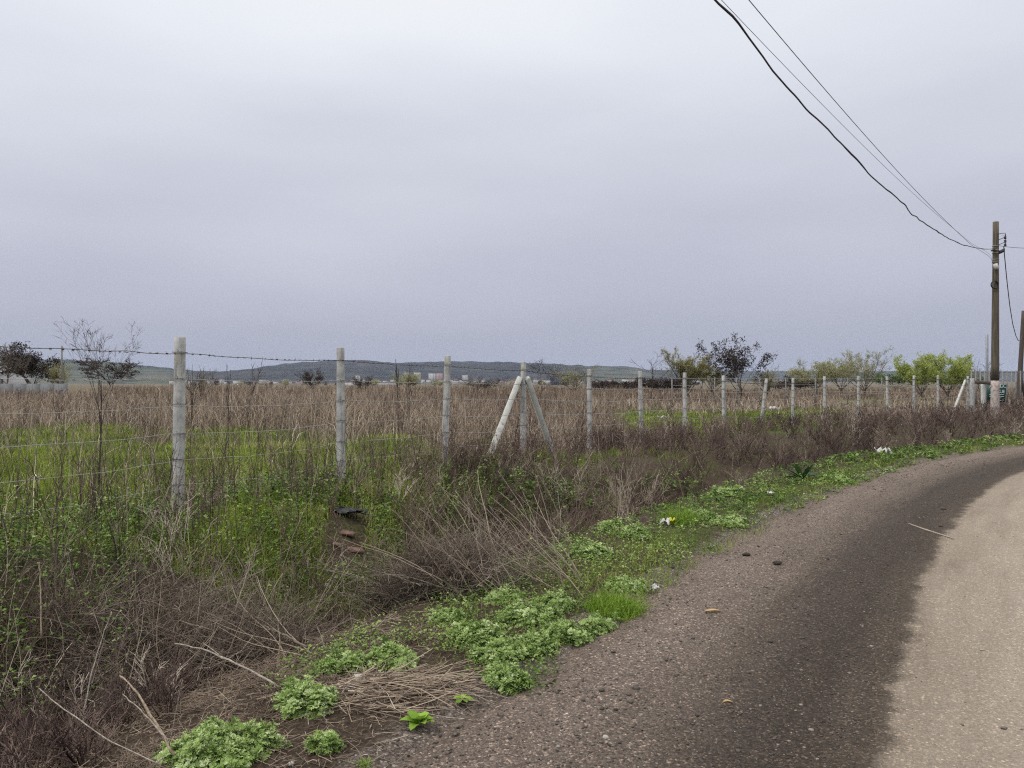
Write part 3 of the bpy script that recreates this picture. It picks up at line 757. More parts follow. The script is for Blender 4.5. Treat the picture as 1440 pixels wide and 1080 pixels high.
def build_green_grass():
    b = Bag()
    N = 330000
    X, Y = img_scatter(N, -300, 1750, 6.3, 48)
    fs = fence_side(X, Y); Z = gz(X, Y); g = greenness(X, Y, Z)
    kp = (fs > np.where(CX + F * X / Y < 900, -1.7, -.6)) & (rng.random(N) < sm(.2, .62, g) * sm(.28, .5, fbm(X * .9 + 4, Y * .9)))
    X, Y, Z = X[kp], Y[kp], Z[kp]; n = len(X)
    h = rng.uniform(.05, .20, n) * (.5 + 1.0 * fbm(X * .8, Y * .8)) * np.where(Y < 14, .9, 1.0)
    w = np.maximum(.005, .0008 * Y) * rng.uniform(.7, 1.4, n)
    V, Q, k = ribbons(np.stack([X, Y, Z - .01], 1), h, rng.random(n) * 2 * PI, np.abs(rng.normal(.5, .4, n)), w, rng.normal(0, .8, n), 2)
    R = np.clip(-.05 + 1.0 * fbm(X * .7, Y * .7, 4) + rng.normal(0, .2, n), 0, 1)
    b.add(V, Q, np.repeat(R, k))
    N = 150000
    X, Y = img_scatter(N, -320, 700, 6.2, 16)
    fs = fence_side(X, Y); g = greenness(X, Y)
    kp = (fs > -2.2) & (rng.random(N) > 1.4 * bare_bank(X, Y)) & (rng.random(N) < sm(.3, .52, fbm(X * .8 + 11, Y * .8)) * np.where(fs < 0, .75, 1))
    X, Y = X[kp], Y[kp]; n = len(X)
    h = rng.uniform(.05, .17, n) * (.5 + .9 * fbm(X, Y)); w = np.maximum(.0045, .0008 * Y) * rng.uniform(.7, 1.4, n)
    V, Q, k = ribbons(pts(X, Y, .01), h, rng.random(n) * 2 * PI, np.abs(rng.normal(.55, .4, n)), w, rng.normal(0, .8, n), 2)
    b.add(V, Q, np.repeat(np.clip(-.02 + .95 * fbm(X * .8, Y * .8, 4) + rng.normal(0, .2, n), 0, 1), k))
    # the strip of short grass along the gravel, and thin grass through the ditch
    N = 170000
    X, Y = img_scatter(N, -300, 1700, 3.0, 30)
    d = road_d(X, Y); nz = fbm(X * 1.1, Y * 1.1)
    strip = np.exp(-((d - .35) / np.interp(Y, [0, 8, 16], [.35, .55, .6])) ** 2) * sm(.34, .62, nz + .16 * sm(7, 10, Y)) * sm(3.9, 5.6, Y)
    strip = strip * (d > -.3 + .4 * vnoise(X * 3, Y * 3))
    ditch = ((d > 2.3) & (d < 6) & (fence_side(X, Y) < 0)) * np.where(CX + F * X / Y < 600, .6, .3) * sm(.40, .58, nz) * (Y < 16) * (Y > 4.0)
    kp = rng.random(N) < np.maximum(strip, ditch) * (1 - 1.3 * bare_bank(X, Y))
    X, Y, d = X[kp], Y[kp], d[kp]; n = len(X)
    h = rng.uniform(.03, .12, n) * np.where(d > 1.5, 2.2, 1)
    w = np.maximum(.0035, .0007 * Y) * rng.uniform(.7, 1.4, n)
    V, Q, k = ribbons(pts(X, Y, .01), h, rng.random(n) * 2 * PI, np.abs(rng.normal(.35, .3, n)), w, rng.normal(0, .8, n), 2)
    R = np.clip(.1 + .7 * fbm(X * 1.2, Y * 1.2) + rng.normal(0, .18, n), 0, 1)
    b.add(V, Q, np.repeat(R, k))
    o = b.build('green_grass', M['grass'])
    tag(o, 'short fresh green grass in patches over field, bank and road edge', 'grass', kind='stuff')

def build_weed_cover():
    """low green leafy plants of the ditch bank and the verge"""
    b = Bag()
    r = np.random.default_rng(8)
    def plant(V, n):
        return V
    def leafy(X, Y, hgt, nl, L, rnd):
        n = len(X); P = pts(X, Y, 0.0)
        m = n * nl
        i = np.repeat(np.arange(n), nl)
        f = np.tile(np.arange(nl) / nl, n) * .85 + r.random(m) * .2
        a = r.random(m) * 2 * PI
        D = np.stack([np.cos(a), np.sin(a), r.uniform(-.1, .7, m)], 1)
        off = np.stack([np.cos(a), np.sin(a), np.zeros(m)], 1) * (r.random(m) * .05)[:, None]
        pos = P[i] + off + np.stack([r.normal(0, .012, m), r.normal(0, .012, m), f * hgt[i]], 1)
        Lm = L[i] * r.uniform(.35, 1.15, m)
        V, Q = leaves(pos, D, np.tile([[0, 0, 1.]], (m, 1)) + r.normal(0, .35, (m, 3)), Lm, Lm * r.uniform(.42, .7, m))
        R = np.clip(rnd[i] + r.normal(0, .14, m), 0, 1)
        b.add(V, Q, np.repeat(R, 4))
    # ditch bank
    X, Y = img_scatter(15000, -260, 1000, 2.9, 13, r)
    d = road_d(X, Y); fs = fence_side(X, Y); nz = fbm(X * .8 + 9, Y * .8)
    px, py = proj(X, Y, gz(X, Y))
    hot = np.maximum(np.exp(-(((px - 400) / 110) ** 2 + ((py - 780) / 90) ** 2)), np.exp(-(((px - 210) / 90) ** 2 + ((py - 770) / 40) ** 2)))
    hot = np.maximum(hot, .6 * np.exp(-(((px - 15) / 40) ** 2 + ((py - 965) / 45) ** 2)))
    hot = np.maximum(hot, .6 * np.exp(-(((px - 40) / 90) ** 2 + ((py - 830) / 80) ** 2)))
    hot = np.maximum(hot, .45 * np.exp(-(((px - 300) / 130) ** 2 + ((py - 985) / 50) ** 2)))
    hot = np.maximum(hot, .8 * np.exp(-(((px - 540) / 60) ** 2 + ((py - 840) / 40) ** 2)))
    hot = np.maximum(hot, .8 * np.exp(-(((px - 700) / 90) ** 2 + ((py - 700) / 30) ** 2)))
    bare = bare_bank(X, Y)
    kp = (d > np.where(px < 580, 2.35, 1.9)) & (fs < .6) & (r.random(len(X)) < np.clip(sm(.42, .66, nz) * np.where(py > 880, .55, .6) + hot - bare * 1.5, 0, 1))
    X, Y = X[kp], Y[kp]; n = len(X)
    leafy(X, Y, r.uniform(.08, .34, n) * np.where((CX + F * X / Y < 210) & (Y < 6), 2.1, 1), 15, np.maximum(.038, .006 * Y) * r.uniform(.8, 1.3, n), r.uniform(.2, .95, n))
    # verge beside the gravel
    X, Y = img_scatter(16000, 380, 1700, 3.6, 26, r)
    d = road_d(X, Y); nz = fbm(X * 1.3 + 3, Y * 1.3)
    kp = (d > -.12 + .3 * (r.random(len(X)) - .3)) & (d < np.interp(Y, [0, 5, 10, 20], [.9, 1.4, 1.7, 1.7])) & (r.random(len(X)) < sm(.31, .56, nz + .13 * sm(5, 8, Y)) * .95) & (Y > 3.9)
    X, Y = X[kp], Y[kp]; n = len(X)
    leafy(X, Y, r.uniform(.02, .13, n), 13, np.maximum(.026, .0042 * Y) * r.uniform(.7, 1.3, n), np.clip(.35 + .7 * fbm(X, Y) + r.normal(0, .2, n), .05, 1))
    o = b.build('green_weeds', M['weed'])
    tag(o, 'low leafy green weeds on the ditch bank and the verge', 'weeds', kind='stuff')

def build_brush():
    # reddish brown dead brush that fills the ditch and the foot of the fence
    b = Bag(); r = np.random.default_rng(4)
    X, Y = img_scatter(9000, -330, 1900, 3.0, 44, r)
    d = road_d(X, Y); fs = fence_side(X, Y)
    px, py = proj(X, Y, gz(X, Y))
    lo = np.interp(Y, [0, 6, 9, 14, 22], [2.1, 2.0, 1.75, 1.7, 1.55]) - .7 * (px < 260) * (Y < 4.2)
    nz = fbm(X * .7, Y * .7)
    hole = np.maximum(np.exp(-(((px - 490) / 55) ** 2 + ((py - 770) / 90) ** 2)), .8 * np.exp(-(((px - 400) / 100) ** 2 + ((py - 770) / 60) ** 2)))
    hole = np.maximum(hole, 1.0 * bare_bank(X, Y)); hole = np.maximum(hole, .8 * np.exp(-(((px - 180) / 120) ** 2 + ((py - 760) / 40) ** 2)))
    dens = np.where(px > 560, .8, np.where((px < 330) & (py > 880), .5, np.where(fs > -1.5, .12, .28))) * sm(.22, .45, nz) * (1 - hole)
    kp = (d > lo + (r.random(len(X)) - .5) * .7) & (fs < np.where(px > 600, .9, .3)) & (r.random(len(X)) < dens)
    X, Y, d, fs, px, nz = X[kp], Y[kp], d[kp], fs[kp], px[kp], nz[kp]; n = len(X)
    edge = sm(0, 1.0, d - np.interp(Y, [0, 6, 9, 14, 22], [2.1, 2.0, 1.75, 1.7, 1.55]) + .7 * (px < 260) * (Y < 4.2))
    sc = r.uniform(.55, 1.05, n) * (.55 + .45 * edge) * np.interp(Y, [0, 8, 14, 25, 40], [.62, .72, .85, .95, .88])
    sc = sc * np.interp(fs, [-1.5, .3], [1, .7])
    R = np.clip(.36 + (nz - .5) * 1.0 + r.normal(0, .25, n), 0, 1)
    scatter_segs(b, SHRUBS, pts(X, Y, .03), sc, R, np.maximum(1.1, Y * .085), .2, r=r)
    # upright stalks among it
    X, Y = img_scatter(6500, -330, 1900, 3.4, 44, r)
    d = road_d(X, Y); fs = fence_side(X, Y); px = CX + F * X / Y
    kp = (d > np.interp(Y, [0, 6, 9, 14, 22], [2.4, 2.2, 1.9, 1.8, 1.6])) & (fs < .9) & (r.random(len(X)) < np.where(px < 560, np.where(fs > -1.2, .2, .34), .75))
    X, Y, px = X[kp], Y[kp], px[kp]; n = len(X)
    sc = r.uniform(.45, 1.0, n) * np.interp(Y, [0, 6, 20, 40], [.75, .85, .95, .9])
    scatter_segs(b, WEEDS, pts(X, Y, .03), sc, np.clip(r.normal(.38, .2, n), 0, 1), np.maximum(1, Y * .075), .22, r=r)
    # dead leaves and seed heads still hanging in it
    X, Y = img_scatter(60000, -330, 1900, 3.2, 30, r)
    d = road_d(X, Y); fs = fence_side(X, Y); px = CX + F * X / Y; nz = fbm(X * 1.7 + 2, Y * 1.7)
    kp = (d > 1.9) & (fs < 1.5) & (r.random(len(X)) < sm(.45, .7, nz) * np.where(px < 560, .55, .9)); X, Y = X[kp], Y[kp]; n = len(X)
    P = pts(X, Y, 0); P[:, 2] += r.beta(1.6, 2.4, n) * np.interp(Y, [3, 8, 20], [.6, .75, .8])
    sz = np.maximum(.014, .0023 * Y) * r.uniform(.5, 1.4, n)
    V, Q = leaves(P, r.normal(0, 1, (n, 3)), r.normal(0, 1, (n, 3)), sz, sz * r.uniform(.25, .6, n))
    b.add(V, Q, np.repeat(np.clip(r.normal(.42, .25, n), 0, 1), 4))
    o = b.build('dry_brush', M['brush'])
    tag(o, 'reddish brown dead brush filling the ditch below the concrete fence', 'brush', kind='stuff')
    # thin dark upright stems round the first posts
    b = Bag()
    X, Y = img_scatter(1250, -300, 640, 5.2, 12.5, r)
    fs = fence_side(X, Y)
    kp = (fs > -1.6) & (fs < 3.2) & (r.random(len(X)) < .75 * np.exp(-(fs / 1.6) ** 2) + .12)
    X, Y = X[kp], Y[kp]; n = len(X)
    scatter_segs(b, THIN, pts(X, Y), r.uniform(.35, .95, n), r.random(n), 1.15, .1, r=r)
    o = b.build('dark_stems', M['darkstem'])
    tag(o, 'thin dark upright weed stems standing along the first fence posts', 'weed stems', kind='stuff')
    # pale straw-thin stalks, bent over
    b = Bag()
    X, Y = img_scatter(900, -250, 1100, 3.2, 16, r)
    d = road_d(X, Y); fs = fence_side(X, Y)
    kp = (d > 1.9) & (fs < .6)
    X, Y = X[kp], Y[kp]; P = pts(X, Y, .02)
    for p in P:
        a = r.random() * 2 * PI; t = abs(r.normal(.5, .5))
        S = np.array(seg_path(r, p, np.array([math.cos(a) * t, math.sin(a) * t, 1]), r.uniform(.35, .95), 6, .0032, .0013, .09, -.03))
        mul = max(1, p[1] * .11)
        V, Q, k = tubes(S[:, :3], S[:, 3:6], S[:, 6] * mul, S[:, 7] * mul)
        b.add(V, Q, np.full(len(V), r.random()))
    for k in range(95):
        q = gp(r.uniform(610, 830), r.uniform(760, 845)) if k < 75 else gp(r.uniform(380, 450), r.uniform(880, 930))
        d0 = np.array([-r.uniform(.2, 1.3), r.uniform(-.3, .5), r.uniform(.5, 1.3)]) if k < 75 else np.array([-r.uniform(.6, 1.3), r.uniform(-.1, .7), r.uniform(.25, .6)])
        S = np.array(seg_path(r, q, d0, r.uniform(.45, 1.05), 7, .0055, .002, .08, -.02))
        V, Q, kk = tubes(S[:, :3], S[:, 3:6], S[:, 6], S[:, 7]); b.add(V, Q, np.full(len(V), r.random() * .8))
    o = b.build('bent_stalks', M['pale'])
    tag(o, 'pale bleached stalks leaning and bent through the ditch brush', 'dead stalks', kind='stuff')

def build_litter():
    # loose straw and twigs on the bare verge
    b = Bag(); r = np.random.default_rng(31)
    N = 19000
    X, Y = img_scatter(N, -150, 1250, 2.7, 12, r)
    d = road_d(X, Y)
    kp = (d > -.05 + r.random(N) * .3) & (d < 2.3) & (r.random(N) < np.interp(Y, [3, 5, 9], [1, .8, .35]))
    X, Y = X[kp], Y[kp]; n = len(X)
    a = r.random(n) * 2 * PI; L = r.uniform(.015, .12, n) * np.where(r.random(n) < .08, 2.5, 1)
    P = pts(X, Y, -.008)
    D = np.stack([np.cos(a), np.sin(a), r.normal(.03, .12, n)], 1)
    m = P + D * (L / 2)[:, None] + r.normal(0, .008, (n, 3)); e = m + (D + r.normal(0, .2, (n, 3))) * (L / 2)[:, None]
    for q in (P, m, e): q[:, 2] = np.maximum(q[:, 2], gz(q[:, 0], q[:, 1]) + .004)
    rr = r.uniform(.0008, .0022, n)
    R = np.clip(r.normal(.36, .24, n), 0, 1)
    for p0, p1 in ((P, m), (m, e)):
        V, Q, k = tubes(p0, p1, rr, rr * .8)
        b.add(V, Q, np.repeat(R, k))
    X, Y = img_scatter(420, 120, 640, 2.8, 5.2, r); d = road_d(X, Y)
    kp = (d > .75) & (d < 2.3) & (r.random(len(X)) < .75); X, Y = X[kp], Y[kp]; n = len(X)
    scatter_segs(b, TANGLES, pts(X, Y, 0), r.uniform(.12, .3, n), np.clip(r.normal(.26, .2, n), 0, 1), .8, .2, r=r, squash=.35)
    hp = gp(545, 975)
    n = 230; a = r.random(n) * 2 * PI; rr = .33 * np.sqrt(r.random(n))
    P = np.stack([hp[0] + rr * np.cos(a) * 1.1, hp[1] + rr * np.sin(a) * .7, 0 * rr], 1); P[:, 2] = gz(P[:, 0], P[:, 1]) + r.random(n) * .09 * (1 - rr / .45) + .008
    a2 = r.normal(.5, .9, n); L = r.uniform(.1, .42, n); D = np.stack([np.cos(a2), np.sin(a2) * .8, r.normal(0, .12, n)], 1)
    m = P + D * (L / 2)[:, None]; e = m + (D + r.normal(0, .16, (n, 3))) * (L / 2)[:, None]; p0 = P - D * .05
    for q in (p0, m, e): q[:, 2] = np.maximum(q[:, 2], gz(q[:, 0], q[:, 1]) + .005)
    rr = r.uniform(.0012, .0032, n); R = np.clip(r.normal(.42, .22, n), 0, 1)
    for q0, q1 in ((p0, m), (m, e)):
        V, Q, k = tubes(q0, q1, rr, rr * .8); b.add(V, Q, np.repeat(R, k))
    o = b.build('straw_litter', M['straw'])
    tag(o, 'scattered broken straw and twigs on the bare brown verge', 'straw', kind='stuff')
    # loose gravel
    b = Bag()
    N = 26000
    X, Y = img_scatter(N, 420, 1750, 2.7, 15, r)
    v = -road_d(X, Y)
    kp = (v > -.35) & (v < 6) & (r.random(N) < np.where(v < 1.6, .8, .03))
    X, Y, v = X[kp], Y[kp], v[kp]; n = len(X)
    s = np.exp(r.normal(math.log(.003), .42, n)) * np.where(r.random(n) < .02, 2.2, 1)
    s = np.maximum(s, .0006 * Y)
    zr = -.05 + .075 * sm(-.35, .3, v) + .03 * sm(0, 4, v) - .035 * np.exp(-((v - 1.35) / .55) ** 2) + (vnoise(X * 2.3, Y * 2.3) - .5) * .02 + (vnoise(X * 9, Y * 9) - .5) * .006
    zr = np.maximum(zr, gz(X, Y))
    c = np.array([[1, 0, 0], [0, 1, 0], [-1, 0, 0], [0, -1, 0], [.5, .5, .8], [-.5, .5, .7], [-.5, -.5, .8], [.5, -.5, .7]], float)
    c = np.array([[x, y, z] for z in (-.6, .55) for (x, y) in ((-1, -.7), (.9, -.9), (1, .8), (-.8, 1))], float)
    V = c[None] * (1 + r.normal(0, .22, (n, 8, 3))) * (s[:, None] * np.array([1, 1, .7]) * r.uniform(.7, 1.3, (n, 3)))[:, None, :]
    a = r.random(n) * 2 * PI; ca, sa = np.cos(a)[:, None], np.sin(a)[:, None]
    V = np.stack([V[..., 0] * ca - V[..., 1] * sa, V[..., 0] * sa + V[..., 1] * ca, V[..., 2]], 2)
    V = V + np.stack([X, Y, zr + s * .25], 1)[:, None, :]
    q = np.array([[3, 2, 1, 0], [4, 5, 6, 7], [0, 1, 5, 4], [1, 2, 6, 5], [2, 3, 7, 6], [3, 0, 4, 7]])
    Q = (np.arange(n)[:, None, None] * 8 + q[None]).reshape(-1, 4)
    R = np.repeat(np.clip(r.beta(1.3, 3.2, n) + .3 * (v > 1.8), 0, 1), 8)
    mg = plant_mat('gravel_stone', [(0, K(.05, .042, .036)), (.4, K(.12, .10, .088)), (.8, K(.28, .25, .22)), (1, K(.6, .57, .53))], rough=.85)
    o = b.add(V.reshape(-1, 3), Q, R).build('gravel', mg)
    tag(o, 'loose small grey stones strewn over the damp gravel edge', 'gravel', kind='stuff')

# ------------------------------------------------------------------ the concrete fence
STRANDS = (.17, .43, .70, .98, 1.25, 1.50)
ORD = ['first', 'second', 'third', 'fourth', 'fifth', 'sixth', 'seventh', 'eighth', 'ninth', 'tenth', 'eleventh', 'twelfth', 'thirteenth', 'fourteenth', 'fifteenth']
POST_LABEL = ['tallest and nearest concrete post, right of the slender sapling', 'square concrete post with green grass at its foot, second from left',
              'concrete post leaning slightly right, just left of the braced post', '',
              'concrete post just right of the braced post, before the hills', 'concrete post in front of the thin bare grey tree',
              'concrete post in front of the pale yellowish bush', 'concrete post left of the leaning one, under the dark leafy tree',
              'concrete post leaning clearly to the right beside the dark tree', 'concrete post just right of the leaning post',
              'concrete post left of the tall olive shrub, above thick brush', 'concrete post in front of the rounded olive shrub at right',
              'concrete post in the gap between olive and lime green shrubs', 'concrete post in front of the left lime green bush',
              'farthest thin concrete post, left of the braced corner post']
def post_mesh(H, w0=.048, w1=.041, seed=0, sink=.25):
    r = np.random.default_rng(seed); b = Bag()
    zs = np.concatenate([[-sink], np.linspace(0, H - .005, 9), [H]])
    V = []; 
    for i, z in enumerate(zs):
        w = w0 + (w1 - w0) * max(z, 0) / H
        if i == len(zs) - 1: w -= .003
        c = .005
        ring = [(-w + c, -w), (w - c, -w), (w, -w + c), (w, w - c), (w - c, w), (-w + c, w), (-w, w - c), (-w, -w + c)]
        for x, y in ring: V.append((x + r.normal(0, .0012), y + r.normal(0, .0012), z + r.normal(0, .002)))
    Q = [[i * 8 + k, i * 8 + (k + 1) % 8, i * 8 + 8 + (k + 1) % 8, i * 8 + 8 + k] for i in range(len(zs) - 1) for k in range(8)]
    e = (len(zs) - 1) * 8
    Q += [[e, e + 1, e + 2, e + 7], [e + 7, e + 2, e + 3, e + 6], [e + 6, e + 3, e + 4, e + 5]]
    return np.array(V), np.array(Q)

def build_fence():
    tie_me = None
    tops = []
    def tie_mesh():
        w = .0525
        P = [(-w, -w, 0), (w, -w, .004), (w, w, 0), (-w, w, -.004), (-w, -w, .003)]
        V, Q = polytube(P, .0032, 5)
        V2, Q2 = polytube([(w * .2, -w - .006, 0), (w * .4, -w - .012, .018), (w * .1, -w - .008, .03)], .003, 4)
        return Bag().add(V, Q, .5).add(V2, Q2, .5)
    hw = {}
    pts_by = [[] for _ in STRANDS]
    def one(i, xy, ztop, H, lean=(0, 0), label='', name='fence_post'):
        t = FLINE[min(i + 2, len(FLINE) - 1)] - FLINE[min(i + 1, len(FLINE) - 2)] if i < 14 else FP[-1] - FP[-2]
        rz = -math.atan2(xy[0], xy[1]) - (.62 if i == 0 else .34) + rng.normal(0, .07)   # set roughly along the curving line
        e = empty(name, (xy[0], xy[1], ztop - H), rz)
        R = Matrix.Rotation(lean[0], 4, 'Y') @ Matrix.Rotation(lean[1], 4, 'X')
        wl = Matrix.Rotation(rz, 4, 'Z').inverted() @ R @ Matrix.Rotation(rz, 4, 'Z')
        e.rotation_euler = (R @ Matrix.Rotation(rz, 4, 'Z')).to_euler()
        V, Q = post_mesh(H, seed=100 + i)
        Bag().add(V, Q, .5).build('post', M['concrete'], e)
        nonlocal tie_me
        for off in STRANDS:
            if H - off < .12: continue
            if tie_me is None:
                o = tie_mesh().build('wire_tie', M['wire'], e); tie_me = o.data
            else:
                o = bpy.data.objects.new('wire_tie', tie_me); C.objects.link(o); o.parent = e
            o.location = (0, 0, H - off + random.gauss(0, .012))
        n = np.array([t[1], -t[0]]) / np.hypot(*t)          # the road's side
        for k, off in enumerate(STRANDS):
            p = R @ Vector((0, 0, H - off))
            pts_by[k].append(np.array([xy[0] + p.x + n[0] * .056, xy[1] + p.y + n[1] * .056, ztop - H + p.z]))
        tag(e, label, 'fence post', 'square concrete fence posts')
        return e
    H = 1.8
    one(-1, P0, 2.06, H, label='square concrete post beyond the left edge of the view')
    for i, (px, py) in enumerate(FPX):
        xy = FP[i]; z = EYE + (HY - py) / F * xy[1]
        lean = (0, 0)
        h = H
        if i == 2: lean = (.03, 0)
        elif i == 8: lean = (.12, 0); 
        elif i == 0: lean = (.012, 0)
        else: lean = (random.gauss(0, .008), 0)
        g = float(gz(xy[0], xy[1]))
        h = max(1.5, min(2.1, z - g))
        if i == 8: xy = FP[i] + np.array([-.20, 0])
        if i == 3:
            e = one(i, xy, z, h, (0, 0), 'braced concrete post held by two pale leaning concrete struts', 'braced_post')
            # struts, head under the post's top, feet left-front and right-back
            for foot, head, sx in (((683, 636), (731, 531), -1), ((779, 614), (741, 531), 1)):
                dirv = (FP[4] - FP[2]) / np.linalg.norm(FP[4] - FP[2])
                Yh = xy[1]
                hd = np.array([(head[0] - CX) / F * Yh, Yh, EYE + (HY - head[1]) / F * Yh])
                if sx < 0:
                    Yf = xy[1] - .75
                else: Yf = xy[1] + .85
                ft = np.array([(foot[0] - CX) / F * Yf, Yf, 0]); ft[2] = float(gz(ft[0], ft[1])) - .12
                d = hd - ft; L = np.linalg.norm(d)
                V, Q = post_mesh(L, .055, .05, 55 + sx, sink=.02)
                o = Bag().add(V, Q, .5).build('strut', M['palecon'], e)
                q = Vector(d).to_track_quat('Z', 'Y')
                mw = Matrix.Translation(Vector(ft)) @ q.to_matrix().to_4x4() @ Matrix.Rotation(PI / 4 + .1, 4, 'Z')
                bpy.context.view_layer.update()
                o.matrix_parent_inverse = Matrix()
                o.matrix_local = e.matrix_world.inverted() @ mw
        else:
            one(i, xy, z, h, lean, POST_LABEL[i])
    # corner post with strut, far right
    c = np.array([.5935 * 38.0, 38.0]); z = EYE + (HY - 529) / F * 38
    e = one(14, c, z, z - float(gz(*c)), (0, 0), 'corner concrete post with one short pale strut near the power pole', 'braced_post')
    ft = at(1344, 562, 37.4); ft[2] -= .3; hd = at(1358, 534, 37.9); d = hd - ft; L = np.linalg.norm(d)
    V, Q = post_mesh(L, .05, .045, 77, sink=.3)
    o = Bag().add(V, Q, .5).build('strut', M['palecon'], e)
    mw = Matrix.Translation(Vector(ft)) @ Vector(d).to_track_quat('Z', 'Y').to_matrix().to_4x4()
    bpy.context.view_layer.update(); o.matrix_local = e.matrix_world.inverted() @ mw
    # strands
    names = ['topmost barbed wire strand with dark barbs, drawn against the sky', 'second wire strand from the top along the concrete posts', 'third wire strand from the top along the concrete posts',
             'fourth wire strand from the top along the concrete posts', 'fifth wire strand from the top, just above the weeds', 'lowest wire strand of the concrete fence, half lost in weeds']
    for k in range(len(STRANDS)):
        P = np.array(pts_by[k]); b = Bag(); bb = Bag()
        for a, q in zip(P[:-1], P[1:]):
            L = np.linalg.norm(q - a); n = 12
            t = np.linspace(0, 1, n + 1)
            L0 = a[None] * (1 - t)[:, None] + q[None] * t[:, None]
            L0[:, 2] -= 4 * t * (1 - t) * (.02 + .012 * k * random.random()) 
            L0[1:-1] += rng.normal(0, .004, (n - 1, 3))
            rad = np.clip(.0016 + .00024 * L0[:, 1], .0025, .0125)
            V, Q = polytube(L0, rad if k == 0 else rad * .75, 4, cap=False)
            b.add(V, Q, .5)
            if k <= 1:
                m = int(L / (.105 if k == 0 else .13))
                for j in range(1, m):
                    tt = (j + rng.normal(0, .12)) / m
                    c0 = a * (1 - tt) + q * tt; c0[2] -= 4 * tt * (1 - tt) * .02
                    rr = max(.0022, .0002 * c0[1])
                    for _ in range(2):
                        dd = rng.normal(0, 1, 3); dd *= .02 / np.linalg.norm(dd)
                        V, Q, kk = tubes([c0 - dd], [c0 + dd], rr, rr * .6, 3); bb.add(V, Q, .5)
                    ax = (q - a) / L * .011
                    V, Q, kk = tubes([c0 - ax], [c0 + ax], rr * 2.0, rr * 2.0, 5); bb.add(V, Q, .5)
        o = b.build('barbed_wire' if k <= 1 else 'fence_wire', M['wire'] if k == 0 else M['palewire'])
        tag(o, names[k], 'wire', 'wire strands of the concrete fence')
        if k <= 1:
            bo = bb.build('barbs', M['wire'] if k == 0 else M['palewire'], o); bo['kind'] = 'stuff'

# thin steel posts of a second fence across the field
def build_steel_fence():
    PX = [945, 1005, 1036, 1068, 1105, 1147, 1192, 1240]
    Y0 = np.interp(PX, [945, 1240], [44, 50])
    lab = {945: 'thin grey steel post behind the yellowish bush side of the field', 1005: 'thin grey steel post left of the dark tree trunk', 1036: 'thin grey steel post right under the dark leafy tree',
           1068: 'thin grey steel post under the right edge of the dark tree', 1105: 'thin grey steel post between the leaning post and its right neighbour', 1147: 'thin grey steel post under the left olive shrub',
           1192: 'thin grey steel post under the middle olive shrub', 1240: 'thin grey steel post farthest right in the field'}
    tp = []
    for px, Y in zip(PX, Y0):
        X = (px - CX) / F * Y; g = float(gz(X, Y)); zt = EYE + (HY - 531) / F * Y
        V, Q = box(-.03, .03, -.03, .03, -.2, zt - g)
        V2, Q2 = box(-.034, .034, -.034, .034, zt - g, zt - g + .02)
        o = Bag().add(V, Q, .5).add(V2, Q2, .5).build('steel_post', M['oldsteel'])
        o.location = (X, Y, g)
        tag(o, lab[px], 'steel post', 'thin steel posts across the field')
        tp.append(np.array([X, Y - .035, zt]))
    for k, off in enumerate((.05, .45, .9)):
        P = np.array(tp) - [0, 0, off]
        V, Q = polytube(P, .009, 4, cap=False)
        o = Bag().add(V, Q, .5).build('field_wire', M['palewire'])
        tag(o, ['top', 'middle', 'bottom'][k] + ' wire between the thin steel posts across the field', 'wire', 'wires of the steel post fence')

# ------------------------------------------------------------------ power pole, cables, gate corner
def sagging(a, b, sag, n=40):
    t = np.linspace(0, 1, n)
    P = a[None] * (1 - t)[:, None] + b[None] * t[:, None]
    P[:, 2] -= 4 * sag * t * (1 - t)
    return P

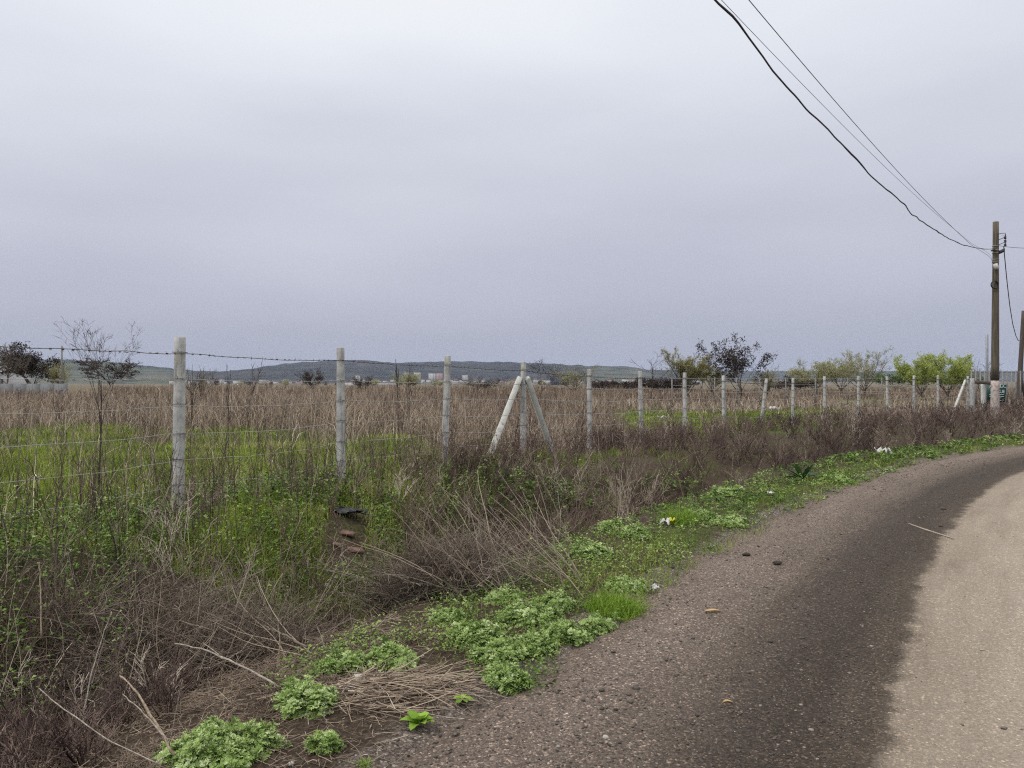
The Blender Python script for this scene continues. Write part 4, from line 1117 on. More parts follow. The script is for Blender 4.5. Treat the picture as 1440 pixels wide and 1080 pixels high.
def build_power():
    Y = 33.0
    X = (1400 - CX) / F * Y; g = float(gz(X, Y)); zt = EYE + (HY - 312) / F * Y
    e = empty('power_pole', (X, Y, g))
    zs = np.linspace(1.65, zt - g, 12)
    V, Q = polytube(np.stack([np.interp(zs, [0, 8], [-.03, .01]), zs * 0, zs], 1), np.interp(zs, [0, 8], [.17, .115]), 14)
    Bag().add(V, Q, .5).build('pole', M['pole'], e, smooth=False)
    zs = np.linspace(-.4, 1.65, 6)
    V, Q = polytube(np.stack([np.interp(zs, [0, 8], [-.03, .01]), zs * 0, zs], 1), np.interp(zs, [0, 8], [.172, .118]), 14)
    o = Bag().add(V, Q, .5).build('painted_base', M['flaking'], e); o['label'] = 'flaking red and white painted foot of the pole'
    L = lambda px, py: np.array([(px - 1400) / F * Y, 0, EYE + (HY - py) / F * Y - g])
    # straps
    for py in (346, 352, 356, 365, 368):
        c = L(1400, py); th = np.linspace(0, 2 * PI, 17)
        V, Q = polytube(np.stack([.13 * np.cos(th), .13 * np.sin(th), th * 0 + c[2]], 1), .012, 5)
        Bag().add(V, Q, .5).build('strap', M['palewire'], e)
    # side bracket with three insulators
    b = Bag()
    for p in ([L(1401, 330), L(1405, 329), L(1411, 328.5), L(1412, 333)], [L(1402, 338), L(1411, 334)], [L(1402, 345), L(1411, 341)], [L(1411, 329), L(1411.5, 346)]):
        P = np.array(p); P[:, 1] -= .12
        V, Q = polytube(P, .014, 5); b.add(V, Q, .5)
    b.build('bracket', M['insul'], e)
    for py in (335, 340, 345):
        c = L(1411, py); c[1] -= .12
        zz = np.array([-.06, -.05, -.02, 0, .02, .05, .06]); rr = np.array([.02, .05, .055, .03, .055, .045, .02])
        V, Q = polytube(np.stack([zz * 0 + c[0], zz * 0 + c[1], zz + c[2]], 1), rr, 8)
        Bag().add(V, Q, .5).build('insulator', M['insul'], e)
    # dark clamp right, small clamp left
    c = L(1406, 354); V, Q = box(c[0] - .09, c[0] + .09, -.2, -.06, c[2] - .07, c[2] + .07); V[:, 2] += (V[:, 0] - c[0]) * .5
    Bag().add(V, Q, .5).build('clamp', M['insul'], e)
    c = L(1394, 352); V, Q = box(c[0] - .06, c[0] + .06, -.2, -.06, c[2] - .03, c[2] + .03); V[:, 2] += (V[:, 0] - c[0]) * .6
    Bag().add(V, Q, .5).build('clamp', M['insul'], e)
    # white box, tilted
    c = L(1399.5, 375.5)
    V, Q = box(-.085, .085, -.06, .06, -.13, .13)
    V = V * (1 - .12 * (V[:, 2:3] > 0))
    V = V @ np.array(Matrix.Rotation(-.3, 3, 'Y')).T + [c[0] - .11, -.22, c[2]]
    Bag().add(V, Q, .5).build('white_box', M['plastic'], e)
    # coil of spare cable and the wire down to it
    c = L(1397.5, 401); th = np.linspace(0, 6 * PI, 60)
    V, Q = polytube(np.stack([c[0] - .06 + .155 * np.cos(th), -.16 - .02 * np.sin(th * .33), c[2] + .165 * np.sin(th)], 1), .016, 5)
    Bag().add(V, Q, .5).build('cable_coil', M['cable'], e)
    P = np.array([L(1395, 366), L(1394, 380), L(1394.5, 395)]); P[:, 1] = -.14
    V, Q = polytube(P, .008, 4); Bag().add(V, Q, .5).build('down_wire', M['cable'], e)
    tag(e, 'tall weathered wooden power pole with white box and flaking painted foot', 'power pole')
    W = lambda px, py: at(px, py, Y - .15)
    # the overhead lines run on to a pole behind the viewer
    def line(pts_, name, lab, mat, r, wob=0, grp='overhead lines to the power pole'):
        # heights read along the vertical plane the span hangs in
        k = []
        for px, py in pts_:
            s = (px - CX) / F
            Yq = -4.13 / (s - .755) if s < .63 else Y - .15
            Yq = min(Yq, Y - .15)
            k.append(at(px, py, Yq))
        k = np.array(k)
        order = np.argsort(k[:, 1]); k = k[order]
        co = np.polyfit(k[:, 1], k[:, 2], 2 if len(k) > 3 else 1)
        ys = np.concatenate([np.linspace(-14, 8, 40), np.linspace(8.2, 33 - .15, 170)])
        zs = np.polyval(co, ys); end = k[-1, 2]
        zs += (end - np.polyval(co, 32.85)) * sm(22, 32.85, ys)
        P = np.stack([-4.13 + .755 * ys, ys, zs], 1)
        P[:, 0] = np.where(ys > 26, P[:, 0] * (1 - sm(26, 32.85, ys)) + sm(26, 32.85, ys) * ((pts_[-1][0] - CX) / F * ys), P[:, 0])
        if wob:
            w = (vnoise(ys * .9, ys * 0) - .5) * wob + (vnoise(ys * 2.6, ys * 0 + 3) - .5) * wob * .45
            P[:, 2] += w * sm(33, 20, ys); P[:, 0] += w * .5 * sm(33, 20, ys)
        rr = r * (1 + (wob > 0) * .7 * np.clip((vnoise(ys * 1.6, ys * 0 + 9) - .45), 0, 1))
        V, Q = polytube(P, rr, 6, cap=False)
        o = Bag().add(V, Q, .5).build(name, M[mat]); tag(o, lab, 'cable', grp)
        return o
    o = line([(1010, 0), (1063, 75), (1120, 135), (1175, 195), (1225, 250), (1270, 290), (1310, 320), (1345, 338), (1380, 345), (1397, 343)],
         'overhead_cable', 'thick black twisted cable, lowest and heaviest of the overhead lines', 'cable', .0125, .07)
    line([(1052, 0), (1132, 93), (1210, 181), (1261, 239), (1324, 307), (1367, 343), (1395, 365)], 'overhead_wire', 'thin grey wire, uppermost of the overhead lines in the sky', 'thinwire', .0062)
    line([(1019, 2), (1135, 128), (1239, 230), (1302, 287), (1367, 341), (1394, 358)], 'overhead_wire', 'faintest thin wire between the thick black cable and the upper wire', 'thinwire', .0038)
    a = W(1404, 345.5); b_ = at(1475, 347.5, 40)
    V, Q = polytube(sagging(a, b_, .08, 12), .012, 5, cap=False)
    o = Bag().add(V, Q, .5).build('overhead_wire', M['thinwire']); tag(o, 'wire leaving the power pole level towards the right edge', 'cable')
    # second pole, half out of the frame
    Y2 = 50.0
    A = at(1432, 548, Y2); B = at(1439.5, 437, Y2); A[2] = float(gz(A[0], A[1])) 
    e2 = empty('power_pole', tuple(A))
    zs = np.linspace(-.3, B[2] - A[2], 10)
    V, Q = polytube(np.stack([(B[0] - A[0]) * zs / (B[2] - A[2]), zs * 0, zs], 1), np.interp(zs, [0, 6], [.16, .115]), 12)
    Bag().add(V, Q, .5).build('pole', M['bark'], e2)
    s0 = np.array([.7, .2, -.2]); s1 = np.array([(B[0] - A[0]) * .33, .05, 2.3])
    V, Q = polytube([s0, s1], .09, 10); Bag().add(V, Q, .5).build('strut', M['bark'], e2)
    tag(e2, 'shorter dark leaning pole at the right edge behind the bar fence', 'power pole')
    # drop cable between the two
    k = [(1411.5, 347), (1414, 375), (1416.5, 400), (1420, 430), (1424, 455), (1428.5, 472), (1432, 479), (1435.5, 478), (1438, 470)]
    P = np.array([at(px, py, Y - .15 + (Y2 - Y) * ((px - 1411.5) / 26.5)) for px, py in k])
    tt = np.linspace(0, len(k) - 1, 33)
    P = np.stack([np.interp(tt, np.arange(len(k)), P[:, i]) for i in range(3)], 1)
    V, Q = polytube(P, .02, 5, cap=False)
    o = Bag().add(V, Q, .5).build('drop_cable', M['cable']); tag(o, 'black cable drooping from the power pole down to the leaning pole', 'cable')
    # plain grey tube left of the pole
    Y3 = 46.0; X3 = (1388 - CX) / F * Y3; g3 = float(gz(X3, Y3)); h3 = EYE + (HY - 470) / F * Y3 - g3
    V, Q = polytube(np.array([(0, 0, -.2), (0, 0, h3 * .5), (0, 0, h3 - .02), (0, 0, h3)]), [.08, .075, .072, .05], 12)
    o = Bag().add(V, Q, .5).build('steel_tube', M['steel']); o.location = (X3, Y3, g3)
    tag(o, 'plain blue grey steel tube standing left of the power pole', 'steel pole')

def build_gate_corner():
    # bar fence at the right edge
    Y = 43.0
    e_x0 = (1366 - CX) / F * Y; x1 = (1560 - CX) / F * Y
    g = float(gz(e_x0, Y)); zt = EYE + (HY - 522) / F * Y
    e = empty('bar_fence', (e_x0, Y, g))
    n = int((x1 - e_x0) / .25); h = zt - g
    bars = []
    for i in range(n + 1):
        x = i * .25
        gg = float(gz(e_x0 + x, Y)) - g
        V, Q = box(x - .03, x + .03, -.02, .02, gg - .1, h + .03)
        Bag().add(V, Q, .5).build('bar', M['oldsteel'], e)
    for z in (h - .06, .35):
        V, Q = box(-.05, x1 - e_x0, .022, .06, z - .025, z + .025)
        Bag().add(V, Q, .5).build('rail', M['oldsteel'], e)
    tag(e, 'grey steel bar fence behind the power pole at right edge', 'fence')
    # green board behind the pole
    Yb = 42.0; x0 = (1388.5 - CX) / F * Yb; x1 = (1415.5 - CX) / F * Yb; z0 = EYE + (HY - 565.5) / F * Yb; z1 = EYE + (HY - 540) / F * Yb
    e = empty('notice_board', ((x0 + x1) / 2, Yb, z0)); w = (x1 - x0) / 2; hh = z1 - z0
    V, Q = box(-w, w, -.015, .015, 0, hh); V[:, 0] *= np.where((V[:, 2] < .1) & (V[:, 0] > 0), .82, 1)
    Bag().add(V, Q, .5).build('board', M['signgreen'], e)
    for txt, x, z, s in (('A', -w * .66, .80, .20), ('E', -w * .40, .80, .20), ('N', w * .14, .80, .22), ('D', w * .48, .80, .22), ('C', w * .78, .80, .22), ('A', -w * .5, .46, .2),
                         ('O', w * .20, .50, .20), ('U', w * .45, .50, .20), ('E', w * .68, .50, .20), ('C', w * .28, .08, .2), ('J', w * .6, .1, .12)):
        cu = bpy.data.curves.new('letter', 'FONT'); cu.body = txt; cu.size = s * 1.25; cu.extrude = .004; cu.align_x = 'CENTER'
        ob = bpy.data.objects.new('tmp', cu); C.objects.link(ob)
        bpy.context.view_layer.update()
        me = bpy.data.meshes.new_from_object(ob.evaluated_get(bpy.context.evaluated_depsgraph_get()))
        bpy.data.objects.remove(ob)
        me.materials.clear()
        o = link('letter', me, M['signwhite'], e); o.rotation_euler = (PI / 2, 0, 0); o.location = (x, -.021, z * hh)
    for z in (.39, .29):
        V, Q = box(-w * .8, w * .72, -.024, -.0175, z * hh, z * hh + .035); Bag().add(V, Q, .5).build('white_line', M['signwhite'], e)
    for x in (-w * .8, w * .5):
        V, Q = box(x - .04, x + .04, .017, .08, -.75, hh * .96); Bag().add(V, Q, .5).build('leg', M['oldsteel'], e)
    tag(e, 'dark green board with white lettering half hidden by the power pole', 'notice board')
    # wooden rail and the two plain posts of the corner
    def cpost(px, top, Y, lab, mat='palecon', w=.07):
        X = (px - CX) / F * Y; g = float(gz(X, Y)); h = EYE + (HY - top) / F * Y - g
        V, Q = post_mesh(h, w, w * .9, int(px)); o = Bag().add(V, Q, .5).build('corner_post', M[mat]); o.location = (X, Y, g)
        tag(o, lab, 'fence post')
    cpost(1367, 532, 38.4, 'mottled concrete post close beside the braced corner post', 'concrete', .085)
    cpost(1382.5, 540, 39.2, 'short pale post under the rail, left of the power pole', 'palecon', .085)
    a = at(1369, 537, 38.5); b_ = at(1397, 539, 39.3); d = b_ - a
    V, Q = box(0, np.linalg.norm(d), -.03, .03, -.08, .08)
    o = Bag().add(V, Q, .5).build('gate_rail', M['plank']); o.location = a; o.rotation_euler = (0, -math.asin(d[2] / np.linalg.norm(d)), math.atan2(d[1], d[0]))
    tag(o, 'dark wooden rail lying level between corner post and power pole', 'rail')

# ------------------------------------------------------------------ trees and shrubs
def grow(r, p, d, L, rad, lev, P, segs, tips):
    n = P['n'][lev]
    d = d / np.linalg.norm(d); ra = rad
    nodes = []
    for i in range(n):
        d = d + r.normal(0, P['wan'][lev], 3) + np.array([0, 0, P['up'][lev]])
        d = d / np.linalg.norm(d)
        q = p + d * L / n
        rb = rad * (1 - (1 - P['tap']) * (i + 1) / n)
        segs.append((*p, *q, ra, rb, lev)); nodes.append((q, d, rb, (i + 1) / n))
        p, ra = q, rb
    if lev == P['lev']:
        tips.extend((nodes[k][0], nodes[k][1]) for k in range(len(nodes)))
        return
    nc = P['nc'][lev]
    for k in range(nc):
        f = P['from'] + (1 - P['from']) * (k + r.random()) / nc
        q, dd, rb, t = nodes[min(n - 1, int(f * n))]
        a = r.random() * 2 * PI
        perp = np.cross(dd, np.array([math.cos(a), math.sin(a), .3])); perp = perp / (np.linalg.norm(perp) + 1e-6)
        th = P['ang'][lev] * r.uniform(.6, 1.3)
        nd = dd * math.cos(th) + perp * math.sin(th)
        grow(r, q, nd, L * P['len'][lev] * r.uniform(.65, 1.15) * (1.15 - .45 * f), rb * .62, lev + 1, P, segs, tips)

KINDS = {
    'dome': dict(n=[3, 4, 4, 3, 3], wan=[.08, .13, .17, .22, .25], up=[.1, .05, .03, .02, 0], tap=.5, lev=4, nc=[7, 6, 5, 4], ang=[.75, .7, .7, .7], len=[1.5, .62, .6, .55], **{'from': .35}),
    'leafy': dict(n=[4, 5, 4, 3, 3], wan=[.06, .1, .14, .2, .2], up=[.1, .12, .08, .05, 0], tap=.45, lev=3, nc=[6, 6, 5], ang=[.6, .55, .6], len=[1.2, .5, .5], **{'from': .3}),
    'fan': dict(n=[3, 5, 4, 3], wan=[.05, .07, .1, .15], up=[.05, .10, .07, .05], tap=.4, lev=3, nc=[13, 8, 4], ang=[.55, .42, .45], len=[3.2, .42, .45], **{'from': .2}),
    'multi': dict(n=[2, 6, 4, 3, 2], wan=[.05, .09, .14, .2, .25], up=[.05, .05, .04, .03, 0], tap=.4, lev=4, nc=[8, 6, 4, 3], ang=[.5, .6, .65, .7], len=[4.2, .42, .5, .55], **{'from': .25}),
    'sapl': dict(n=[9, 5, 4, 3], wan=[.04, .09, .13, .16], up=[.1, .12, .08, .05], tap=.3, lev=3, nc=[10, 6, 5], ang=[.42, .5, .6], len=[.75, .42, .4], **{'from': .5}),
    'thin': dict(n=[6, 5, 3, 3], wan=[.05, .08, .12, .15], up=[.05, .12, .08, .05], tap=.35, lev=2, nc=[8, 4], ang=[.5, .4], len=[.55, .4], **{'from': .3}),
}

def tree(name, kind, px, top, Y, wpx, bark, leaf, nleaf, lsize, label, cat, seed, group=None, trunk=.06, rmin=.0, leaflab=None):
    r = np.random.default_rng(seed)
    X = (px - CX) / F * Y; g = float(gz(X, Y)); H = EYE + (HY - top) / F * Y - g; Wd = wpx / F * Y
    P = KINDS[kind]; segs, tips = [], []
    grow(r, np.zeros(3), np.array([r.normal(0, .04), r.normal(0, .04), 1.]), 1.0, trunk, 0, P, segs, tips)
    S = np.array(segs); A = S[:, :3]; B = S[:, 3:6]
    zt = np.percentile(B[:, 2], 99.7); wx = (np.percentile(B[:, 0], 98.5) - np.percentile(B[:, 0], 1.5)); cx = (np.percentile(B[:, 0], 98.5) + np.percentile(B[:, 0], 1.5)) / 2
    sz = H / zt; sx = Wd / max(wx, .1)
    def T(p):
        q = p.copy(); hz = np.clip(p[:, 2] / zt, 0, 1)
        if kind == 'sapl': sxx = sx * (.25 + 1.0 * hz)
        else: sxx = sx
        q[:, 0] = (p[:, 0] - cx * hz) * sxx; q[:, 1] = p[:, 1] * sx; q[:, 2] = p[:, 2] * sz
        return q
    e = empty(name, (X, Y, g))
    sc = H
    lev = S[:, 8]
    rad0 = np.maximum(S[:, 6] * sc * .38, rmin); rad1 = np.maximum(S[:, 7] * sc * .38, rmin)
    lo = lev <= 1; hi = ~lo
    A[lo & (A[:, 2] <= 0), 2] = -.06
    V, Q, k = tubes(T(A[lo]), T(B[lo]), rad0[lo], rad1[lo], 7)
    Bag().add(V, Q, np.repeat(r.random(lo.sum()) * .6, k)).build('trunk', M[bark], e, True)
    b = Bag()
    V, Q, k = tubes(T(A[hi]), T(B[hi]), rad0[hi], rad1[hi], 3)
    crown = b.add(V, Q, np.repeat(np.clip(r.normal(.45, .2, hi.sum()), 0, 1), k)).build('crown', M[bark], e)
    if nleaf:
        tp = np.array([t[0] for t in tips]); td = np.array([t[1] for t in tips])
        keep = r.random(len(tp)) < .8
        tp, td = tp[keep], td[keep]
        i = np.repeat(np.arange(len(tp)), nleaf); m = len(i)
        pos = T(tp)[i] + r.normal(0, lsize * .8, (m, 3))
        D = td[i] + r.normal(0, .6, (m, 3))
        V, Q = leaves(pos, D, r.normal(0, 1, (m, 3)), lsize * r.uniform(.6, 1.4, m), lsize * r.uniform(.35, .7, m))
        clump = fbm(tp[:, 0] * 9 + 5, tp[:, 2] * 9)[i]
        o = Bag().add(V, Q, np.repeat(np.clip(clump + r.normal(0, .2, m), 0, 1), 4)).build('leaves', M[leaf], crown)
    tag(e, label, cat, group)
    return e

def build_trees():
    t = tree
    t('bare_tree', 'dome', 10, 484, 70, 58, 'greybark', None, 0, 0, 'bare grey tree at the left edge, beside the dark bushy tree', 'tree', 1, trunk=.05, rmin=.012)
    t('dark_tree', 'multi', 46, 487, 75, 66, 'bark', 'deadleaf', 4, .2, 'dense dark brown leafless tree behind the grey sheet wall', 'tree', 2, trunk=.07, rmin=.02)
    t('budding_bush', 'fan', 87, 511, 76, 30, 'greybark', 'budleaf', 2, .12, 'small pale yellowish bush by the thin mast at left', 'bush', 3)
    t('bare_tree', 'multi', 155, 503, 150, 84, 'bark', 'deadleaf', 1, .3, 'broad rounded bare tree seen through the near sapling', 'tree', 4, trunk=.06, rmin=.055)
    t('bare_bush', 'fan', 285, 515, 45, 44, 'greybark', None, 0, 0, 'reddish bare bush right behind the nearest concrete post', 'bush', 5, rmin=.006)
    t('bare_bush', 'fan', 440, 519, 92, 30, 'bark', 'deadleaf', 1, .12, 'small dark bare bush left of the second concrete post', 'bush', 7, rmin=.015)
    t('bare_bush', 'fan', 512, 528, 80, 26, 'bark', None, 0, 0, 'low dark scrub just right of the second concrete post', 'bush', 8, rmin=.015)
    t('budding_bush', 'fan', 572, 526, 105, 34, 'greybark', 'oliveleaf', 2, .16, 'small greenish bush standing before the white tower blocks', 'bush', 9, rmin=.01)
    t('bare_bush', 'fan', 684, 530, 90, 60, 'bark', 'deadleaf', 1, .1, 'low brownish scrub between third post and braced post', 'bush', 10, rmin=.012)
    t('bare_tree', 'leafy', 763, 506, 62, 46, 'bark', 'deadleaf', 1, .07, 'wispy bare young tree just right of the braced post', 'tree', 11, trunk=.03, rmin=.007)
    t('budding_bush', 'fan', 806, 514, 80, 56, 'greybark', 'oliveleaf', 2, .1, 'olive twiggy bush left behind the post after the braced one', 'bush', 12, rmin=.01)
    t('bare_tree', 'thin', 914, 495, 55, 50, 'bark', None, 0, 0, 'thin grey bare tree with few upright branches, mid field', 'tree', 13, trunk=.035, rmin=.009)
    t('budding_bush', 'fan', 964, 493, 60, 66, 'greybark', 'budleaf', 8, .10, 'pale yellow budding bush left of the dark leafy tree', 'bush', 14, rmin=.006)
    t('bare_tree', 'leafy', 985, 496, 63, 36, 'greybark', 'deadleaf', 1, .07, 'slim bare tree between the pale yellow bush and dark tree', 'tree', 15, trunk=.03, rmin=.008)
    t('budding_bush', 'fan', 1003, 508, 64, 54, 'bark', 'oliveleaf', 2, .10, 'brownish bush at the left foot of the dark leafy tree', 'bush', 16, rmin=.007)
    t('dark_tree', 'multi', 1041, 476, 58, 92, 'bark', 'deadleaf', 5, .13, 'tall spreading tree hung with dark purplish brown leaf clusters', 'tree', 17, trunk=.045, rmin=.006)
    t('bare_bush', 'fan', 1078, 514, 60, 36, 'greybark', 'oliveleaf', 1, .08, 'low pale bush at the right foot of the dark tree', 'bush', 18, rmin=.006)
    t('budding_bush', 'fan', 1148, 506, 76, 66, 'greybark', 'oliveleaf', 6, .11, 'lower left olive shrub of the three behind the fence', 'bush', 19, rmin=.008)
    t('budding_bush', 'fan', 1184, 494, 73, 52, 'greybark', 'oliveleaf', 6, .10, 'upright middle olive shrub of the three behind the fence', 'bush', 20, rmin=.008)
    t('budding_bush', 'fan', 1216, 492, 70, 66, 'greybark', 'oliveleaf', 3, .09, 'sparse wide right olive shrub of the three behind the fence', 'bush', 22, rmin=.007)
    t('lime_bush', 'fan', 1297, 498, 60, 60, 'greybark', 'limeleaf', 9, .12, 'bright lime green bush, the taller left one of two', 'bush', 23, rmin=.006)
    t('lime_bush', 'fan', 1334, 502, 62, 58, 'greybark', 'limeleaf', 10, .13, 'bright lime green bush, the right one near the corner post', 'bush', 24, rmin=.006)
    t('bare_bush', 'fan', 1379, 502, 70, 42, 'greybark', None, 0, 0, 'bare pale bush behind the steel tube and power pole', 'bush', 25, rmin=.008)
    # low far scrub right across the field's end
    for i, (px, top, Y, w) in enumerate([(870, 535, 95, 70), (930, 534, 92, 70), (1110, 531, 96, 70), (1258, 524, 110, 90), (1350, 526, 105, 70)]):
        lab = ['low dark scrub at the field end left of the thin bare tree', 'low dark scrub at the field end under the pale yellow bush', 'low dark scrub at the field end between dark tree and olive shrubs',
               'dark green scrub at the field end between olive and lime bushes', 'dark scrub at the field end behind the braced corner post'][i]
        t('scrub_bush', 'fan', px, top, Y, w, 'bark', 'weed' if i > 2 else 'deadleaf', 3, .2, lab, 'bush', 40 + i, rmin=.015)
    # near sapling behind the fence, and the slim weeds that top the horizon
    t('sapling', 'sapl', 140, 451, 9.6, 84, 'bark', 'deadleaf', 1, .010, 'slender dark leafless sapling left of the nearest concrete post', 'sapling', 80, trunk=.018, rmin=.0013)
    for i, (px, top, Y, lab) in enumerate([(352, 503, 16, 'forked dry weed topping the horizon between the first two posts'), (268, 514, 14, 'slim dry weed just right of the nearest concrete post'),
                                           (560, 505, 20, 'tall thin dark weed stalk left of the third concrete post'), (575, 510, 21, 'slightly shorter dark weed stalk beside the tallest stalk'),
                                           (322, 512, 15, 'spindly dry weed left of the forked weed')]):
        t('tall_weed', 'thin', px, top, Y, [26, 14, 7, 8, 10][i], 'bark', None, 0, 0, lab, 'weed', 60 + i, trunk=.010, rmin=.0035)

# ------------------------------------------------------------------ far things at left and the town
def build_far():
    Y = 60.0
    x0, x1 = (-60 - CX) / F * Y, (95 - CX) / F * Y; g = float(gz(x0, Y)); zt = EYE + (HY - 539.5) / F * Y
    e = empty('sheet_wall', (x1, Y, g))
    n = 8; w = (x1 - x0) / n
    for i in range(n):
        V, Q = box(-(i + 1) * w + .01, -i * w - .01, 0, .05, -.2, zt - g - .01 * (i % 2)); Bag().add(V, Q, .5).build('panel', M['wallgrey'], e)
        V, Q = box(-(i + 1) * w - .03, -(i + 1) * w + .03, .055, .12, -.2, zt - g); Bag().add(V, Q, .5).build('wall_post', M['oldsteel'], e)
    b = Bag()
    for c, a0, a1, rr in (((-.45, .62), .2, 4.6, .26), ((-1.05, .55), 1.5, 6, .2), ((-1.35, .75), -1, 2.5, .15), ((-.75, .8), 2.5, 5.5, .16)):
        th = np.linspace(a0, a1, 14)
        V, Q = polytube(np.stack([c[0] + rr * np.cos(th), th * 0 - .012, c[1] + rr * .8 * np.sin(th)], 1), .03, 4); V[:, 1] = np.clip(V[:, 1], -.014, .01); b.add(V, Q, .5)
    b.build('paint_scrawl', M['paint'], e)
    tag(e, 'low grey sheet wall with dark sprayed scrawl at its right end', 'wall')
    X = (87 - CX) / F * 66; g = float(gz(X, 66)); h = EYE + (HY - 486) / F * 66 - g
    V, Q = polytube(np.array([(0, 0, -.2), (0, 0, h * .6), (0, 0, h - .02), (0, 0, h)]), [.085, .075, .065, .04], 10)
    o = Bag().add(V, Q, .5).build('mast', M['oldsteel']); o.location = (X, 66, g); tag(o, 'thin grey mast rising behind the sheet wall at left', 'mast')
    # white house at the left edge
    X = (4 - CX) / F * 82; g = float(gz(X, 82)); e = empty('white_house', (X, 82, g)); h = EYE + (HY - 523) / F * 82 - g
    V, Q = box(-3.4, .25, 0, 4, -.3, h); Bag().add(V, Q, .5).build('wall', M['plasterw'], e)
    V = np.array([(-3.6, -.2, h), (.4, -.2, h), (.4, 4.2, h), (-3.6, 4.2, h), (-3.6, 2, h + .7), (.4, 2, h + .7)]); Q = np.array([[0, 1, 5, 4], [2, 3, 4, 5], [0, 4, 3, 3], [1, 2, 5, 5]])
    Bag().add(V, Q, .5).build('roof', M['roofgrey'], e)
    V, Q = box(-.5, .05, -.04, -.003, .2, h * .7); Bag().add(V, Q, .5).build('door', M['insul'], e)
    tag(e, 'small white house cut by the left edge behind bare tree', 'house')

